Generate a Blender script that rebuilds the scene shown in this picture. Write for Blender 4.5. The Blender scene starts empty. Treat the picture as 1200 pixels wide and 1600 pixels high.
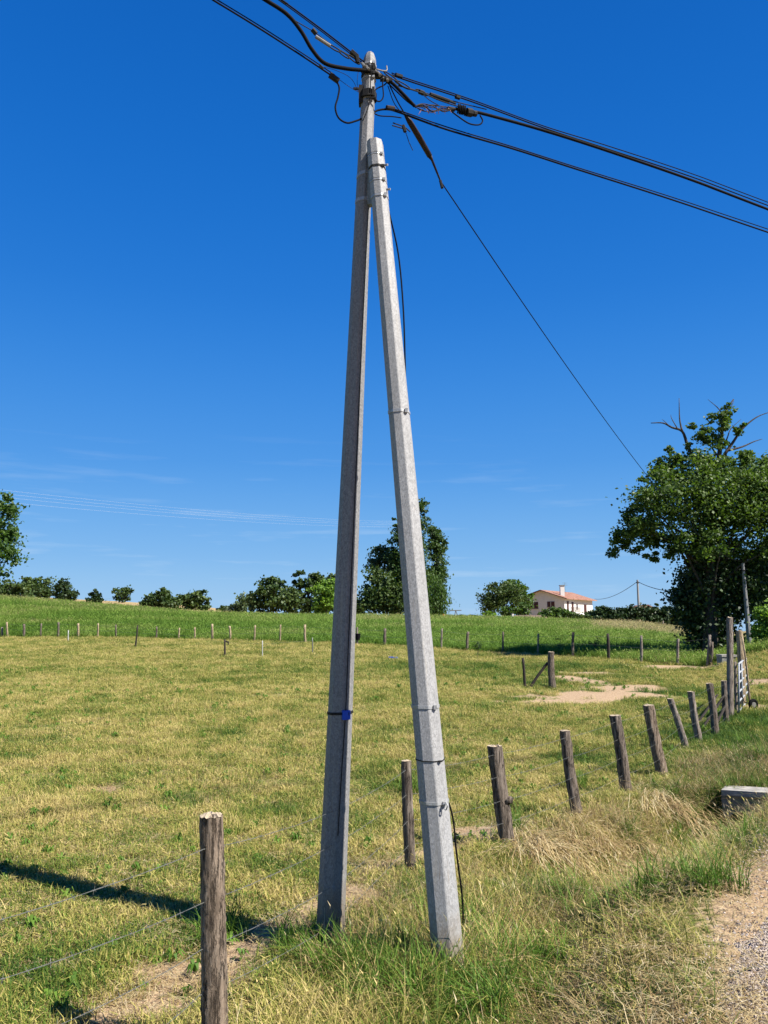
import bpy, math, random
import numpy as np
from mathutils import Vector, Matrix
random.seed(7); rng = np.random.default_rng(7)
scn = bpy.context.scene
COL = scn.collection
# ------------------------------------------------------------------ camera, sky, sun, exposure
CAMH, PITCH, FPX = 2.3, math.radians(8.06), 1200.0
cam_d = bpy.data.cameras.new('camera'); cam = bpy.data.objects.new('camera', cam_d); COL.objects.link(cam)
cam.location = (0, 0, CAMH); cam.rotation_euler = (math.pi/2 + PITCH, 0, 0)
cam_d.sensor_fit = 'VERTICAL'; cam_d.sensor_height = 36; cam_d.lens = 36*FPX/1600
cam_d.clip_start = .05; cam_d.clip_end = 9000
scn.camera = cam
SUN_AZ, SUN_EL = math.radians(-27), math.radians(48)      # azimuth from +X towards +Y
sdir = Vector((math.cos(SUN_EL)*math.cos(SUN_AZ), math.cos(SUN_EL)*math.sin(SUN_AZ), math.sin(SUN_EL)))
sd = bpy.data.lights.new('sun', 'SUN'); sun = bpy.data.objects.new('sun', sd); COL.objects.link(sun)
sd.energy = 5.0; sd.angle = math.radians(.5); sd.color = (1, .95, .87)
sun.rotation_euler = sdir.to_track_quat('Z', 'Y').to_euler(); sun.location = (20, -10, 30)
W = bpy.data.worlds.new('World'); scn.world = W; W.use_nodes = True
wn, wl = W.node_tree.nodes, W.node_tree.links; wn.clear()
sky = wn.new('ShaderNodeTexSky'); sky.sky_type = 'NISHITA'; sky.sun_disc = False
sky.sun_elevation = SUN_EL; sky.sun_rotation = math.atan2(sdir.x, sdir.y)
sky.altitude = 600; sky.air_density = 1.0; sky.dust_density = .1; sky.ozone_density = 2.0
hs = wn.new('ShaderNodeHueSaturation'); hs.inputs['Saturation'].default_value = 1.28; hs.inputs['Value'].default_value = 1.0
wl.new(sky.outputs[0], hs.inputs['Color'])
# clear-air gradient by height above the horizon, the same all round
sgz = wn.new('ShaderNodeSeparateXYZ'); sgt = wn.new('ShaderNodeTexCoord'); wl.new(sgt.outputs['Generated'], sgz.inputs[0])
sgr = wn.new('ShaderNodeValToRGB'); wl.new(sgz.outputs[2], sgr.inputs[0])
_st = [(0., (3.1, 5.1, 7.5)), (.08, (1.8, 4.15, 7.4)), (.20, (.6, 2.8, 7.1)), (.40, (.09, 1.6, 6.0)), (.68, (.03, 1.0, 4.4)), (1., (.02, .66, 3.2))]
sgr.color_ramp.interpolation = 'B_SPLINE'
while len(sgr.color_ramp.elements) < len(_st): sgr.color_ramp.elements.new(.5)
for _e, (_p, _c) in zip(sgr.color_ramp.elements, _st): _e.position = _p; _e.color = (*[v/10 for v in _c], 1)
sgm = wn.new('ShaderNodeMixRGB'); sgm.blend_type = 'MULTIPLY'; sgm.inputs[0].default_value = 1; sgm.inputs[2].default_value = (10, 10, 10, 1); wl.new(sgr.outputs[0], sgm.inputs[1])
sgx = wn.new('ShaderNodeMixRGB'); sgx.inputs[0].default_value = .93; wl.new(hs.outputs[0], sgx.inputs[1]); wl.new(sgm.outputs[0], sgx.inputs[2])
# thin cirrus wisps low over the fields, by direction
tc = wn.new('ShaderNodeTexCoord'); mp = wn.new('ShaderNodeMapping'); mp.inputs['Scale'].default_value = (3, 3, 34)
mp.inputs['Rotation'].default_value = (0, math.radians(4), 0)
wl.new(tc.outputs['Generated'], mp.inputs['Vector'])
nz = wn.new('ShaderNodeTexNoise'); nz.inputs['Scale'].default_value = 1.7; nz.inputs['Detail'].default_value = 7; nz.inputs['Roughness'].default_value = .55
wl.new(mp.outputs[0], nz.inputs['Vector'])
cr = wn.new('ShaderNodeValToRGB'); cr.color_ramp.elements[0].position = .56; cr.color_ramp.elements[1].position = .82
wl.new(nz.outputs['Fac'], cr.inputs[0])
sx = wn.new('ShaderNodeSeparateXYZ'); wl.new(tc.outputs['Generated'], sx.inputs[0])
m1 = wn.new('ShaderNodeMapRange'); m1.inputs[1].default_value = .25; m1.inputs[2].default_value = .09; wl.new(sx.outputs[2], m1.inputs[0])
mm = wn.new('ShaderNodeMath'); mm.operation = 'MULTIPLY'; wl.new(cr.outputs[0], mm.inputs[0]); wl.new(m1.outputs[0], mm.inputs[1])
mm2 = wn.new('ShaderNodeMath'); mm2.operation = 'MULTIPLY'; mm2.inputs[1].default_value = .34; wl.new(mm.outputs[0], mm2.inputs[0])
mx = wn.new('ShaderNodeMixRGB'); mx.inputs[2].default_value = (6.5, 7.6, 8.6, 1)
wl.new(mm2.outputs[0], mx.inputs[0]); wl.new(sgx.outputs[0], mx.inputs[1])
bg = wn.new('ShaderNodeBackground'); bg.inputs['Strength'].default_value = .05; wl.new(mx.outputs[0], bg.inputs['Color'])
wo = wn.new('ShaderNodeOutputWorld'); wl.new(bg.outputs[0], wo.inputs['Surface'])
vs = scn.view_settings; vs.view_transform = 'Standard'; vs.look = 'None'; vs.gamma = 1; vs.use_curve_mapping = False
vs.exposure = 1.22
scn.cycles.max_bounces = 6; scn.cycles.transparent_max_bounces = 4; scn.cycles.diffuse_bounces = 3

# ------------------------------------------------------------------ geometry of the place
cp, sp = math.cos(PITCH), math.sin(PITCH)
def pt(x, y, Y):
    """the point of the sight line of photo pixel (x, y) that lies Y metres ahead"""
    a, b = (x-600)/FPX, (800-y)/FPX
    d = Vector((a, cp - b*sp, sp + b*cp)); s = Y/d.y
    return Vector((d.x*s, Y, CAMH + d.z*s))
def depth(p): return p[1]*cp + (p[2]-CAMH)*sp
def rowz(row, Y): return pt(600, row, Y).z
def sstep(a, b, x): t = np.clip((x-a)/(b-a), 0, 1); return t*t*(3-2*t)
def vnoise(x, y, seed=0):
    x = np.asarray(x, float); y = np.asarray(y, float)
    xi = np.floor(x).astype(np.int64); yi = np.floor(y).astype(np.int64)
    fx = x-xi; fy = y-yi; fx = fx*fx*(3-2*fx); fy = fy*fy*(3-2*fy)
    def h(i, j):
        n = (i*374761393 + j*668265263 + seed*974711) & 0x7fffffff
        n = ((n ^ (n >> 13))*1274126177) & 0x7fffffff
        return ((n ^ (n >> 16)) & 0xffff)/65535.
    return (h(xi, yi)*(1-fx)+h(xi+1, yi)*fx)*(1-fy)+(h(xi, yi+1)*(1-fx)+h(xi+1, yi+1)*fx)*fy
def fbm(x, y, seed=0, o=4):
    s = 0; a = .5; t = 0
    for k in range(o): s = s + a*vnoise(x*2**k, y*2**k, seed+k); t += a; a *= .5
    return s/t
PXC = np.array([0, 150, 300, 450, 600, 750, 900, 1000, 1100, 1180, 1260.])
FEN_Y = np.array([66, 61, 56, 52.5, 49, 43.5, 38, 35, 33, 31, 30.])
FEN_R = [997, 997, 1000, 1004, 1009, 1019, 1027, 1034, 1042, 1022, 1012]
CRE_Y = np.array([125, 122, 120, 118, 115, 110, 100, 85, 70, 62, 60.])
CRE_R = [936, 948, 960, 965, 966, 968, 973, 978, 993, 1000, 1000]
FAR_R = [930, 938, 946, 964, 970, 972, 977, 985, 995, 1000, 1000]
def tab(Ys, rows): return [rowz(r, y) for r, y in zip(rows, Ys)]
FEN_Z, CRE_Z = tab(FEN_Y, FEN_R), tab(CRE_Y, CRE_R)
FAR_Z = [rowz(r, 230.) for r in FAR_R]
FL = np.array([(-3.2, .2), (-1.9, 2.4), (-.92, 4.35), (-.4, 5.9), (.23, 7.36), (1.26, 8.14), (2.26, 9.3), (3.2, 10.55), (4.11, 11.7), (5.3, 13.8), (5.8, 14.4), (6.3, 15.1), (7.4, 16.9), (9, 20)])
def fdist(X, Y):
    """signed distance from the fence line (positive on the road side) and distance along it"""
    best = np.full(np.shape(X), 1e9); sg = np.zeros(np.shape(X)); al = np.zeros(np.shape(X)); acc = 0
    for i in range(len(FL)-1):
        a, b = FL[i], FL[i+1]; d = b-a; L = math.hypot(*d)
        t = ((X-a[0])*d[0]+(Y-a[1])*d[1])/L**2
        tt = np.clip(t, -50 if i == 0 else 0, 50 if i == len(FL)-2 else 1)
        px = a[0]+d[0]*tt; py = a[1]+d[1]*tt
        dd = np.hypot(X-px, Y-py); s = np.sign((X-a[0])*d[1]-(Y-a[1])*d[0])
        m = dd < best
        best = np.where(m, dd, best); sg = np.where(m, s, sg); al = np.where(m, acc+tt*L, al); acc += L
    return best*sg, al
def H(X, Y):
    X = np.asarray(X, float); Y = np.asarray(Y, float)
    px = 600+1200*X/np.maximum(Y, 8)/.985
    fy = np.interp(px, PXC, FEN_Y); fz = np.interp(px, PXC, FEN_Z)
    cy = np.interp(px, PXC, CRE_Y); cz = np.interp(px, PXC, CRE_Z); rz = np.interp(px, PXC, FAR_Z)
    z = np.zeros(X.shape)
    z = np.where(Y > 12, fz*((Y-12)/(fy-12))**1.15*(Y < fy) if False else fz*np.clip((Y-12)/(fy-12), 0, 1), z)
    t = np.clip((Y-fy)/(cy-fy), 0, 1); z = np.where(Y > fy, fz+(cz-fz)*(t*.55+.45*np.sin(t*math.pi/2)), z)
    t = np.clip((Y-cy)/(230-cy), 0, 1); z = np.where(Y > cy, cz+(rz-cz)*t, z)
    t = np.clip((Y-230)/1500, 0, 1); z = np.where(Y > 230, rz+(-45-rz)*t, z)
    d, al = fdist(X, Y)
    near = 1-sstep(22, 34, Y)
    road = .5*sstep(1.5, 2.5, d)
    ditch = -.6*np.exp(-((d-1.15)/.5)**2)*sstep(6.6, 8.2, Y)*(1-sstep(10.35, 10.6, Y))
    fill = .12*sstep(.5, 1.6, d)*sstep(10.4, 10.7, Y)
    bank = .05*np.exp(-((d-.1)/.5)**2)
    mound = .07*np.exp(-(((X-.45)/.6)**2+((Y-5.2)/.75)**2))
    z = z + near*(road+ditch+fill+bank)+mound
    z = z + (.05*fbm(X*.5, Y*.5, 3)-.025)*(1+np.clip(Y/30, 0, 4)) + (.035*fbm(X*2.5, Y*2.5, 9)-.017)*(np.abs(d-4) > 2)
    return z
def gz(x, y): return float(H(np.array([x]), np.array([y]))[0])
def ground(px, py):
    lo = None
    for Y in np.geomspace(3, 260, 900):
        p = pt(px, py, Y)
        if p.z <= gz(p.x, p.y): return p
    return p

# ------------------------------------------------------------------ object helpers
def tag(o, label=None, cat=None, group=None, kind=None):
    if label: o['label'] = label
    if cat: o['category'] = cat
    if group: o['group'] = group
    if kind: o['kind'] = kind
    return o
def thing(name, label, cat, loc=(0, 0, 0), group=None):
    o = bpy.data.objects.new(name, None); COL.objects.link(o); o.location = loc; o.empty_display_size = .2
    return tag(o, label, cat, group)
def mesh(name, V, F, mat, parent=None, smooth=False, attrs=None, origin=None, link=True):
    me = bpy.data.meshes.new(name)
    V = np.asarray(V, dtype=float).reshape(-1, 3)
    if origin is not None: V = V-np.array(origin)
    if isinstance(F, np.ndarray):
        n, k = F.shape
        me.vertices.add(len(V)); me.vertices.foreach_set('co', V.astype(np.float32).ravel())
        me.loops.add(n*k); me.loops.foreach_set('vertex_index', F.astype(np.int32).ravel())
        me.polygons.add(n); me.polygons.foreach_set('loop_start', np.arange(0, n*k, k, dtype=np.int32))
        me.update(calc_edges=True)
    else: me.from_pydata([tuple(v) for v in V], [], [tuple(f) for f in F]); me.update()
    if smooth: me.polygons.foreach_set('use_smooth', [True]*len(me.polygons))
    for k, (dom, arr) in (attrs or {}).items():
        a = me.attributes.new(k, 'FLOAT', dom); a.data.foreach_set('value', np.asarray(arr, dtype=np.float32))
    if mat: me.materials.append(mat)
    o = bpy.data.objects.new(name, me)
    if link: COL.objects.link(o)
    if parent is not None:
        o.parent = parent
        l = parent.location.copy()
        if parent.parent: l = Vector((0, 0, 0))
        if parent.type == 'EMPTY': o.matrix_parent_inverse = Matrix.Translation(-l)
    if origin is not None: o.location = origin
    return o
class B:
    """collects primitives into one mesh"""
    def __init__(s): s.V = []; s.F = []; s.n = 0
    def add(s, V, F):
        s.V += [tuple(v) for v in V]; s.F += [tuple(i+s.n for i in f) for f in F]; s.n += len(V); return s
    def box(s, c, d, R=None):
        R = R or Matrix.Identity(3)
        V = [Vector(c)+R@Vector((x*d[0]/2, y*d[1]/2, z*d[2]/2)) for x in (-1, 1) for y in (-1, 1) for z in (-1, 1)]
        return s.add(V, [(0, 1, 3, 2), (4, 6, 7, 5), (0, 4, 5, 1), (2, 3, 7, 6), (0, 2, 6, 4), (1, 5, 7, 3)])
    def beam(s, a, b, w, h, up=(0, 0, 1)):
        a = Vector(a); b = Vector(b); z = (b-a).normalized(); x = z.cross(Vector(up))
        if x.length < 1e-3: x = Vector((1, 0, 0))
        x.normalize(); y = z.cross(x)
        return s.box((a+b)/2, (w, h, (b-a).length), Matrix((x, y, z)).transposed())
    def tube(s, P, r, k=8, caps=True, rot=0.):
        P = [Vector(p) for p in P]; n = len(P); R = r if hasattr(r, '__len__') else [r]*n
        t = (P[1]-P[0]).normalized(); x = t.orthogonal().normalized() if abs(t.z) < .9 else Vector((1, 0, 0))
        V = []; F = []
        for i in range(n):
            t = (P[min(i+1, n-1)]-P[max(i-1, 0)]).normalized()
            x = (x-t*x.dot(t)).normalized(); y = t.cross(x)
            for j in range(k):
                a = rot+2*math.pi*j/k; V.append(P[i]+(x*math.cos(a)+y*math.sin(a))*R[i])
        for i in range(n-1):
            for j in range(k): F.append((i*k+j, i*k+(j+1) % k, (i+1)*k+(j+1) % k, (i+1)*k+j))
        if caps: F += [tuple(range(k))[::-1], tuple((n-1)*k+j for j in range(k))]
        return s.add(V, F)
    def build(s, name, mat, parent=None, smooth=False, origin=None): return mesh(name, s.V, s.F, mat, parent, smooth, origin=origin)
def spl(P, n=6):
    P = [Vector(p) for p in P]; out = []
    Q = [P[0]*2-P[1]]+P+[P[-1]*2-P[-2]]
    for i in range(1, len(Q)-2):
        a, b, c, d = Q[i-1:i+3]
        for k in range(n):
            t = k/n; out.append(.5*((2*b)+(c-a)*t+(2*a-5*b+4*c-d)*t*t+(3*b-a-3*c+d)*t**3))
    out.append(P[-1]); return out

# ------------------------------------------------------------------ materials
class M:
    K = .74      # all surface colours share this reflectance scale
    def __init__(s, name):
        s.m = bpy.data.materials.new(name); s.m.use_nodes = True; s.t = s.m.node_tree; s.n = s.t.nodes; s.n.clear()
        s.out = s.n.new('ShaderNodeOutputMaterial'); s.p = s.n.new('ShaderNodeBsdfPrincipled'); s.l(s.p.outputs[0], s.out.inputs[0])
        s.p.inputs['Specular IOR Level'].default_value = .25
    def l(s, a, b): s.t.links.new(a, b)
    def co(s, kind='Object', scale=(1, 1, 1)):
        c = s.n.new('ShaderNodeTexCoord'); m = s.n.new('ShaderNodeMapping'); m.inputs['Scale'].default_value = scale
        s.l(c.outputs[kind], m.inputs[0]); return m.outputs[0]
    def noise(s, v, sc, det=4, rough=.55, out='Fac'):
        n = s.n.new('ShaderNodeTexNoise'); n.inputs['Scale'].default_value = sc; n.inputs['Detail'].default_value = det; n.inputs['Roughness'].default_value = rough
        s.l(v, n.inputs['Vector']); return n.outputs[out]
    def voro(s, v, sc, out='Distance', feat='F1'):
        n = s.n.new('ShaderNodeTexVoronoi'); n.feature = feat; n.inputs['Scale'].default_value = sc; s.l(v, n.inputs['Vector']); return n.outputs[out]
    def ramp(s, f, stops):
        r = s.n.new('ShaderNodeValToRGB'); e = r.color_ramp.elements
        while len(e) < len(stops): e.new(.5)
        for q, (p, c) in zip(e, stops): q.position = p; q.color = (*[v*s.K for v in c], 1) if hasattr(c, '__len__') else (c, c, c, 1)
        s.l(f, r.inputs[0]); return r.outputs[0]
    def mix(s, f, a, b, mode='MIX'):
        x = s.n.new('ShaderNodeMixRGB'); x.blend_type = mode
        for i, v in zip((0, 1, 2), (f, a, b)):
            if isinstance(v, (int, float)): x.inputs[i].default_value = v if i == 0 else (v, v, v, 1)
            elif isinstance(v, tuple): x.inputs[i].default_value = (*v, 1)
            else: s.l(v, x.inputs[i])
        return x.outputs[0]
    def math(s, op, a, b, clamp=False):
        x = s.n.new('ShaderNodeMath'); x.operation = op; x.use_clamp = clamp
        for i, v in enumerate((a, b)):
            if isinstance(v, (int, float)): x.inputs[i].default_value = v
            else: s.l(v, x.inputs[i])
        return x.outputs[0]
    def attr(s, name, typ='GEOMETRY'):
        a = s.n.new('ShaderNodeAttribute'); a.attribute_name = name; a.attribute_type = typ; return a.outputs['Fac']
    def bump(s, h, dist=.02, st=1.):
        b = s.n.new('ShaderNodeBump'); b.inputs['Strength'].default_value = st; b.inputs['Distance'].default_value = dist
        s.l(h, b.inputs['Height']); s.l(b.outputs[0], s.p.inputs['Normal'])
    def fin(s, col, rough=.8, metal=0., spec=None):
        if isinstance(col, tuple): s.p.inputs['Base Color'].default_value = (*col, 1)
        else: s.l(col, s.p.inputs['Base Color'])
        if isinstance(rough, (int, float)): s.p.inputs['Roughness'].default_value = rough
        else: s.l(rough, s.p.inputs['Roughness'])
        s.p.inputs['Metallic'].default_value = metal
        if spec is not None: s.p.inputs['Specular IOR Level'].default_value = spec
        return s.m
def simple(name, c, rough=.7, metal=0., sc=20., var=.25, spec=None):
    m = M(name); v = m.co(); n = m.noise(v, sc, 5)
    m.bump(n, .003, .4)
    return m.fin(m.ramp(n, [(.3, tuple(q*(1-var) for q in c)), (.7, tuple(min(1, q*(1+var)) for q in c))]), rough, metal, spec)
def galv(name, lo, hi):
    m = M(name); v = m.co(scale=(1, 1, .6)); a = m.voro(v, 110, 'Color'); g = m.n.new('ShaderNodeRGBToBW'); m.l(a, g.inputs[0])
    n = m.noise(v, 160, 3); n2 = m.noise(m.co(scale=(6, 6, .5)), 2.2, 4)
    f = m.math('ADD', m.math('MULTIPLY', g.outputs[0], .35), m.math('MULTIPLY', n, .65))
    c = m.ramp(f, [(.33, lo), (.66, hi)])
    c = m.mix(m.ramp(n2, [(.35, 0.), (.7, .35)]), c, (.17, .165, .155), 'MIX')
    st = m.noise(m.co(scale=(22, 22, .35)), 1.5, 3); c = m.mix(m.ramp(st, [(.58, 0.), (.72, .35)]), c, (.30, .27, .22))
    sp_ = m.n.new('ShaderNodeSeparateXYZ'); m.l(m.co(), sp_.inputs[0])
    zz = m.math('ADD', sp_.outputs[2], m.math('MULTIPLY', m.noise(m.co(), 9, 5, .7), -.5))
    c = m.mix(m.ramp(zz, [(0., .75), (.22, 0.)]), c, (.16, .125, .085))
    ru = m.noise(m.co(scale=(30, 30, .8)), 1.1, 4, .7); c = m.mix(m.ramp(ru, [(.64, 0.), (.74, .5)]), c, (.16, .11, .07))
    m.bump(f, .002, .6)
    return m.fin(c, .62, .0, .3)
MG = galv('galvanised_steel', (.155, .154, .156), (.31, .308, .308))
MG2 = galv('galvanised_steel_fresh', (.26, .258, .258), (.45, .447, .442))
MBAND = simple('steel_band', (.42, .42, .41), .45, .3, 60)
MBLK = simple('black_rubber_cable', (.006, .006, .007), .8, 0, 40, .25, .08)
MIRON = simple('dark_iron_fitting', (.024, .023, .022), .7, 0, 80, .3, .12)
MBRN = simple('rusty_brown_tube', (.03, .02, .018), .6, 0, 30, .3, .12)
MWIRE = simple('zinc_wire', (.20, .20, .185), .5, .3, 80)
MBLUE = simple('blue_tape', (.01, .09, .62), .5, 0, 30, .1)
MCOP = simple('copper_ends', (.45, .2, .12), .5, .2, 90)
MTOOTH = simple('pale_weathered_fitting', (.20, .19, .175), .6, .1, 60)
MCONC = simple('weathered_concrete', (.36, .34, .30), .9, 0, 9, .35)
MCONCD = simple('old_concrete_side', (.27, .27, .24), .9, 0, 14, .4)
MWHITE = simple('white_paint', (.72, .73, .74), .5, 0, 30, .1)
MGATE = simple('dull_zinc_paint', (.36, .38, .40), .6, 0, 30)
MSTK = simple('dull_white_stake', (.42, .42, .40), .7, 0, 30)
MDARKW = simple('dark_old_wood', (.045, .036, .03), .9, 0, 30, .4)
def wood(name, dark, mid, light, sc=1.):
    m = M(name); v = m.co(scale=(1, 1, .13)); n = m.noise(v, 34*sc, 6, .65); n2 = m.noise(m.co(), 5, 4)
    vo = m.noise(m.co(scale=(1, 1, .09)), 60*sc, 5, .75)
    crack = m.ramp(vo, [(.36, 0.), (.48, 1.)])
    c = m.ramp(n, [(.3, dark), (.5, mid), (.72, light)])
    c = m.mix(m.ramp(n2, [(.4, 0.), (.7, .5)]), c, mid); c = m.mix(crack, tuple(q*.6 for q in dark), c)
    m.bump(m.math('ADD', m.math('MULTIPLY', crack, .7), n), .022, 1.)
    return m.fin(c, .9)
MPOST = wood('bark_post', (.09, .065, .045), (.24, .18, .13), (.44, .36, .28))
MPOSTG = wood('grey_split_wood', (.14, .11, .09), (.28, .23, .19), (.42, .37, .31))
MPOSTP = wood('pale_acacia_wood', (.24, .17, .10), (.42, .32, .20), (.56, .46, .32))
MPOSTD = wood("dark_brown_wood", (.05, .037, .03), (.17, .135, .105), (.36, .30, .25))
MCUT = simple('sawn_wood_end', (.42, .34, .24), .9, 0, 60, .35)
MBARK = wood('tree_bark', (.03, .024, .02), (.075, .062, .05), (.14, .12, .10), .3)
def leafm(name, stops, trans=.35):
    m = M(name); m.K = .9; b = m.attr('b'); c = m.ramp(b, stops); m.fin(c, .55, 0, .3)
    t = m.n.new('ShaderNodeBsdfTranslucent'); m.l(m.mix(1., c, (1.25, 1.35, .5), 'MULTIPLY'), t.inputs[0])
    x = m.n.new('ShaderNodeMixShader'); x.inputs[0].default_value = trans; m.l(m.p.outputs[0], x.inputs[1]); m.l(t.outputs[0], x.inputs[2]); m.l(x.outputs[0], m.out.inputs[0])
    return m.m
LOAK = leafm('oak_leaves', [(0, (.03, .065, .014)), (.5, (.075, .13, .026)), (1, (.14, .20, .045))])
LDARK = leafm('dark_leaves', [(0, (.022, .048, .012)), (.6, (.06, .10, .024)), (1, (.11, .15, .04))], .25)
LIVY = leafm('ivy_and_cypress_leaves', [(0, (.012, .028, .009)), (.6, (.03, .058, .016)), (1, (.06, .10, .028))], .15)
LMID = leafm('mid_green_leaves', [(0, (.035, .075, .015)), (.6, (.07, .13, .025)), (1, (.12, .19, .04))])
LLIGHT = leafm('light_green_leaves', [(0, (.08, .15, .02)), (.6, (.16, .28, .035)), (1, (.26, .38, .07))])
LPOP = leafm('poplar_leaves', [(0, (.025, .055, .015)), (.6, (.055, .10, .026)), (1, (.10, .155, .05))])
LGREY = leafm('grey_green_leaves', [(0, (.05, .085, .04)), (.6, (.10, .15, .08)), (1, (.20, .25, .15))])
def grassm(name, stops, trans=.3, sp=.75):
    m = M(name); b = m.attr('b'); t = m.attr('tint', 'INSTANCER')
    f = m.math('ADD', t, m.math('MULTIPLY', m.math('SUBTRACT', b, .5), sp), True)
    c = m.ramp(f, stops); m.fin(c, .6, 0, .2)
    tr = m.n.new('ShaderNodeBsdfTranslucent'); m.l(c, tr.inputs[0])
    x = m.n.new('ShaderNodeMixShader'); x.inputs[0].default_value = trans; m.l(m.p.outputs[0], x.inputs[1]); m.l(tr.outputs[0], x.inputs[2]); m.l(x.outputs[0], m.out.inputs[0])
    return m.m
GSTOPS = [(0, (.045, .11, .014)), (.3, (.14, .23, .03)), (.5, (.29, .31, .055)), (.75, (.56, .48, .14)), (1, (.68, .54, .22))]
MGR = grassm('pasture_grass', GSTOPS)
MGF = grassm('tall_meadow_grass', [(0, (.09, .19, .02)), (.5, (.20, .33, .045)), (.8, (.34, .40, .10)), (1, (.5, .42, .2))], .35, .45)
MST = grassm('dry_straw', [(0, (.17, .11, .05)), (.35, (.36, .24, .11)), (.7, (.58, .44, .2)), (1, (.72, .6, .36))])

# terrain material: soil, thatch and green growth; the masks say what grows or lies where
def terrain_mat():
    m = M('field_ground'); v = m.co('Object')
    n1 = m.noise(v, 1.1, 6, .6); n2 = m.noise(v, 14, 5, .65); n3 = m.noise(v, 70, 3, .6)
    thatch = m.ramp(n2, [(.28, (.09, .10, .022)), (.45, (.19, .19, .045)), (.6, (.34, .28, .09)), (.78, (.46, .36, .16))])
    green = m.ramp(n2, [(.3, (.03, .07, .012)), (.6, (.08, .15, .025)), (.8, (.17, .2, .05))])
    c = m.mix(m.ramp(n1, [(.42, 0.), (.62, .75)]), thatch, green)
    c = m.mix(m.attr('green'), c, green)
    mead = m.ramp(n2, [(.25, (.045, .10, .015)), (.6, (.10, .19, .03)), (.85, (.2, .26, .06))])
    c = m.mix(m.attr('mead'), c, mead)
    brown = m.ramp(n2, [(.3, (.30, .21, .10)), (.7, (.48, .36, .18))])
    c = m.mix(m.attr('brown'), c, brown)
    soil = m.ramp(m.math('ADD', m.math('MULTIPLY', n2, .6), m.math('MULTIPLY', n3, .4)), [(.3, (.26, .17, .10)), (.5, (.44, .31, .19)), (.7, (.56, .43, .29))])
    dd = m.math('ADD', m.attr('dirt'), m.math('MULTIPLY', m.math('SUBTRACT', n2, .5), .9))
    c = m.mix(m.ramp(dd, [(.4, 0.), (.6, 1.)]), c, soil)
    m.bump(m.math('ADD', n2, m.math('MULTIPLY', n3, .5)), .03, .7)
    return m.fin(c, .95, 0, .1)
MTER = terrain_mat()

# ------------------------------------------------------------------ masks
def gpt(px, py):
    p = ground(px, py); return p.x, p.y
DIRT = []   # (x, y, rx, ry, strength, rot)
def spot(px, py, rx, ry, st=1.): x, y = gpt(px, py); DIRT.append((x, y, rx, ry, st))
spot(945, 1086, 1.7, 1.1, 1.25); spot(985, 1076, 1.4, 1.0, 1.2); spot(880, 1096, 1.7, .5, 1.); spot(905, 1063, .8, 2.0, 1.); spot(920, 1052, 1.6, .7, .9)
spot(1060, 1043, 1.8, 1.3, 1.2); spot(1100, 1041, 1.3, 1.0, 1.); spot(1020, 1060, 1.2, .5, .7); spot(830, 1088, 1.2, .3, .8)
spot(155, 1236, .28, .22, 1.2); spot(450, 1452, .45, .2, 1.4); spot(400, 1474, .35, .2, 1.3); spot(565, 1405, .35, .28, 1.3); spot(300, 1525, .4, .2, 1.3); spot(220, 1580, .35, .16, 1.1)
spot(740, 1300, .6, .3, .8); spot(700, 1330, .4, .3, .7); spot(1150, 1205, .8, .5, .9); spot(1190, 1105, 1.0, .8, .8); spot(1175, 1065, .8, 1.4, .9); spot(560, 1300, .4, .3, .35); spot(430, 1085, .9, .9, .3)
GREEN = []
def gspot(px, py, rx, ry, st=1.): x, y = gpt(px, py); GREEN.append((x, y, rx, ry, st))
gspot(800, 1045, 6.5, 2.6, .9); gspot(730, 1055, 4, 2, .7); gspot(965, 1060, 1.8, .9, 1.); gspot(880, 1066, 2.0, .8, .9); gspot(1040, 1080, 2.4, 1.3, 1.); gspot(960, 1043, 5, 1.8, .6)
gspot(1160, 1150, 1.9, 2.4, 1.2); gspot(1190, 1200, 1.5, 1.4, 1.2); gspot(1190, 1130, 1.6, 2., 1.); gspot(520, 1290, .8, .5, .7); gspot(100, 1180, .8, .5, .4); gspot(50, 1230, .4, .3, .6); gspot(1180, 1270, .5, .8, 1.); gspot(1120, 1300, .6, .6, .9); gspot(300, 1050, 8, 2, .25)
gspot(640, 1230, .5, .5, .9); gspot(230, 1370, .3, .2, .3); gspot(450, 1370, .4, .3, .8); gspot(800, 1400, .3, .6, .5); gspot(900, 1190, .6, .6, .6); gspot(790, 1270, .5, .5, .7)
def blobs(X, Y, L):
    s = np.zeros(np.shape(X))
    for x, y, rx, ry, st in L: s = np.maximum(s, st*np.exp(-(((X-x)/rx)**2+((Y-y)/ry)**2)))
    return s
def masks(X, Y):
    px = 600+1200*X/np.maximum(Y, 8)/.985
    fy = np.interp(px, PXC, FEN_Y); cy = np.interp(px, PXC, CRE_Y)
    d, al = fdist(X, Y)
    dirt = blobs(X, Y, DIRT); dirt = dirt+(dirt > .08)*(1.25*(fbm(X*1.9, Y*1.9, 33, 4)-.5))
    trail = .95*np.exp(-((d+np.interp(Y, [4, 5.2, 6.2, 7, 9], [.85, .75, .5, .35, .45]))/.17)**2)*(Y < 9.5)*(Y > 3)*(.45+.8*fbm(X*1.8, Y*1.8, 31))
    dirt = np.maximum(dirt, trail)
    nearroad = sstep(2.0, 2.9, d)*(Y < 12)
    dirt = np.maximum(dirt, .8*nearroad)
    green = blobs(X, Y, GREEN)*(.6+.8*fbm(X*.8, Y*.8, 40))
    mead = sstep(0, 1.2, Y-fy)*(1-sstep(-1, 4, Y-cy))
    brown = sstep(-1, 3, Y-cy)*(1-sstep(500, 900, Y))
    brown = np.maximum(brown, sstep(-8, -2, Y-cy)*(px > 930)*.9)
    return np.clip(dirt, 0, 1.3), np.clip(green, 0, 1), np.clip(mead, 0, 1), np.clip(brown, 0, 1), d

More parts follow.
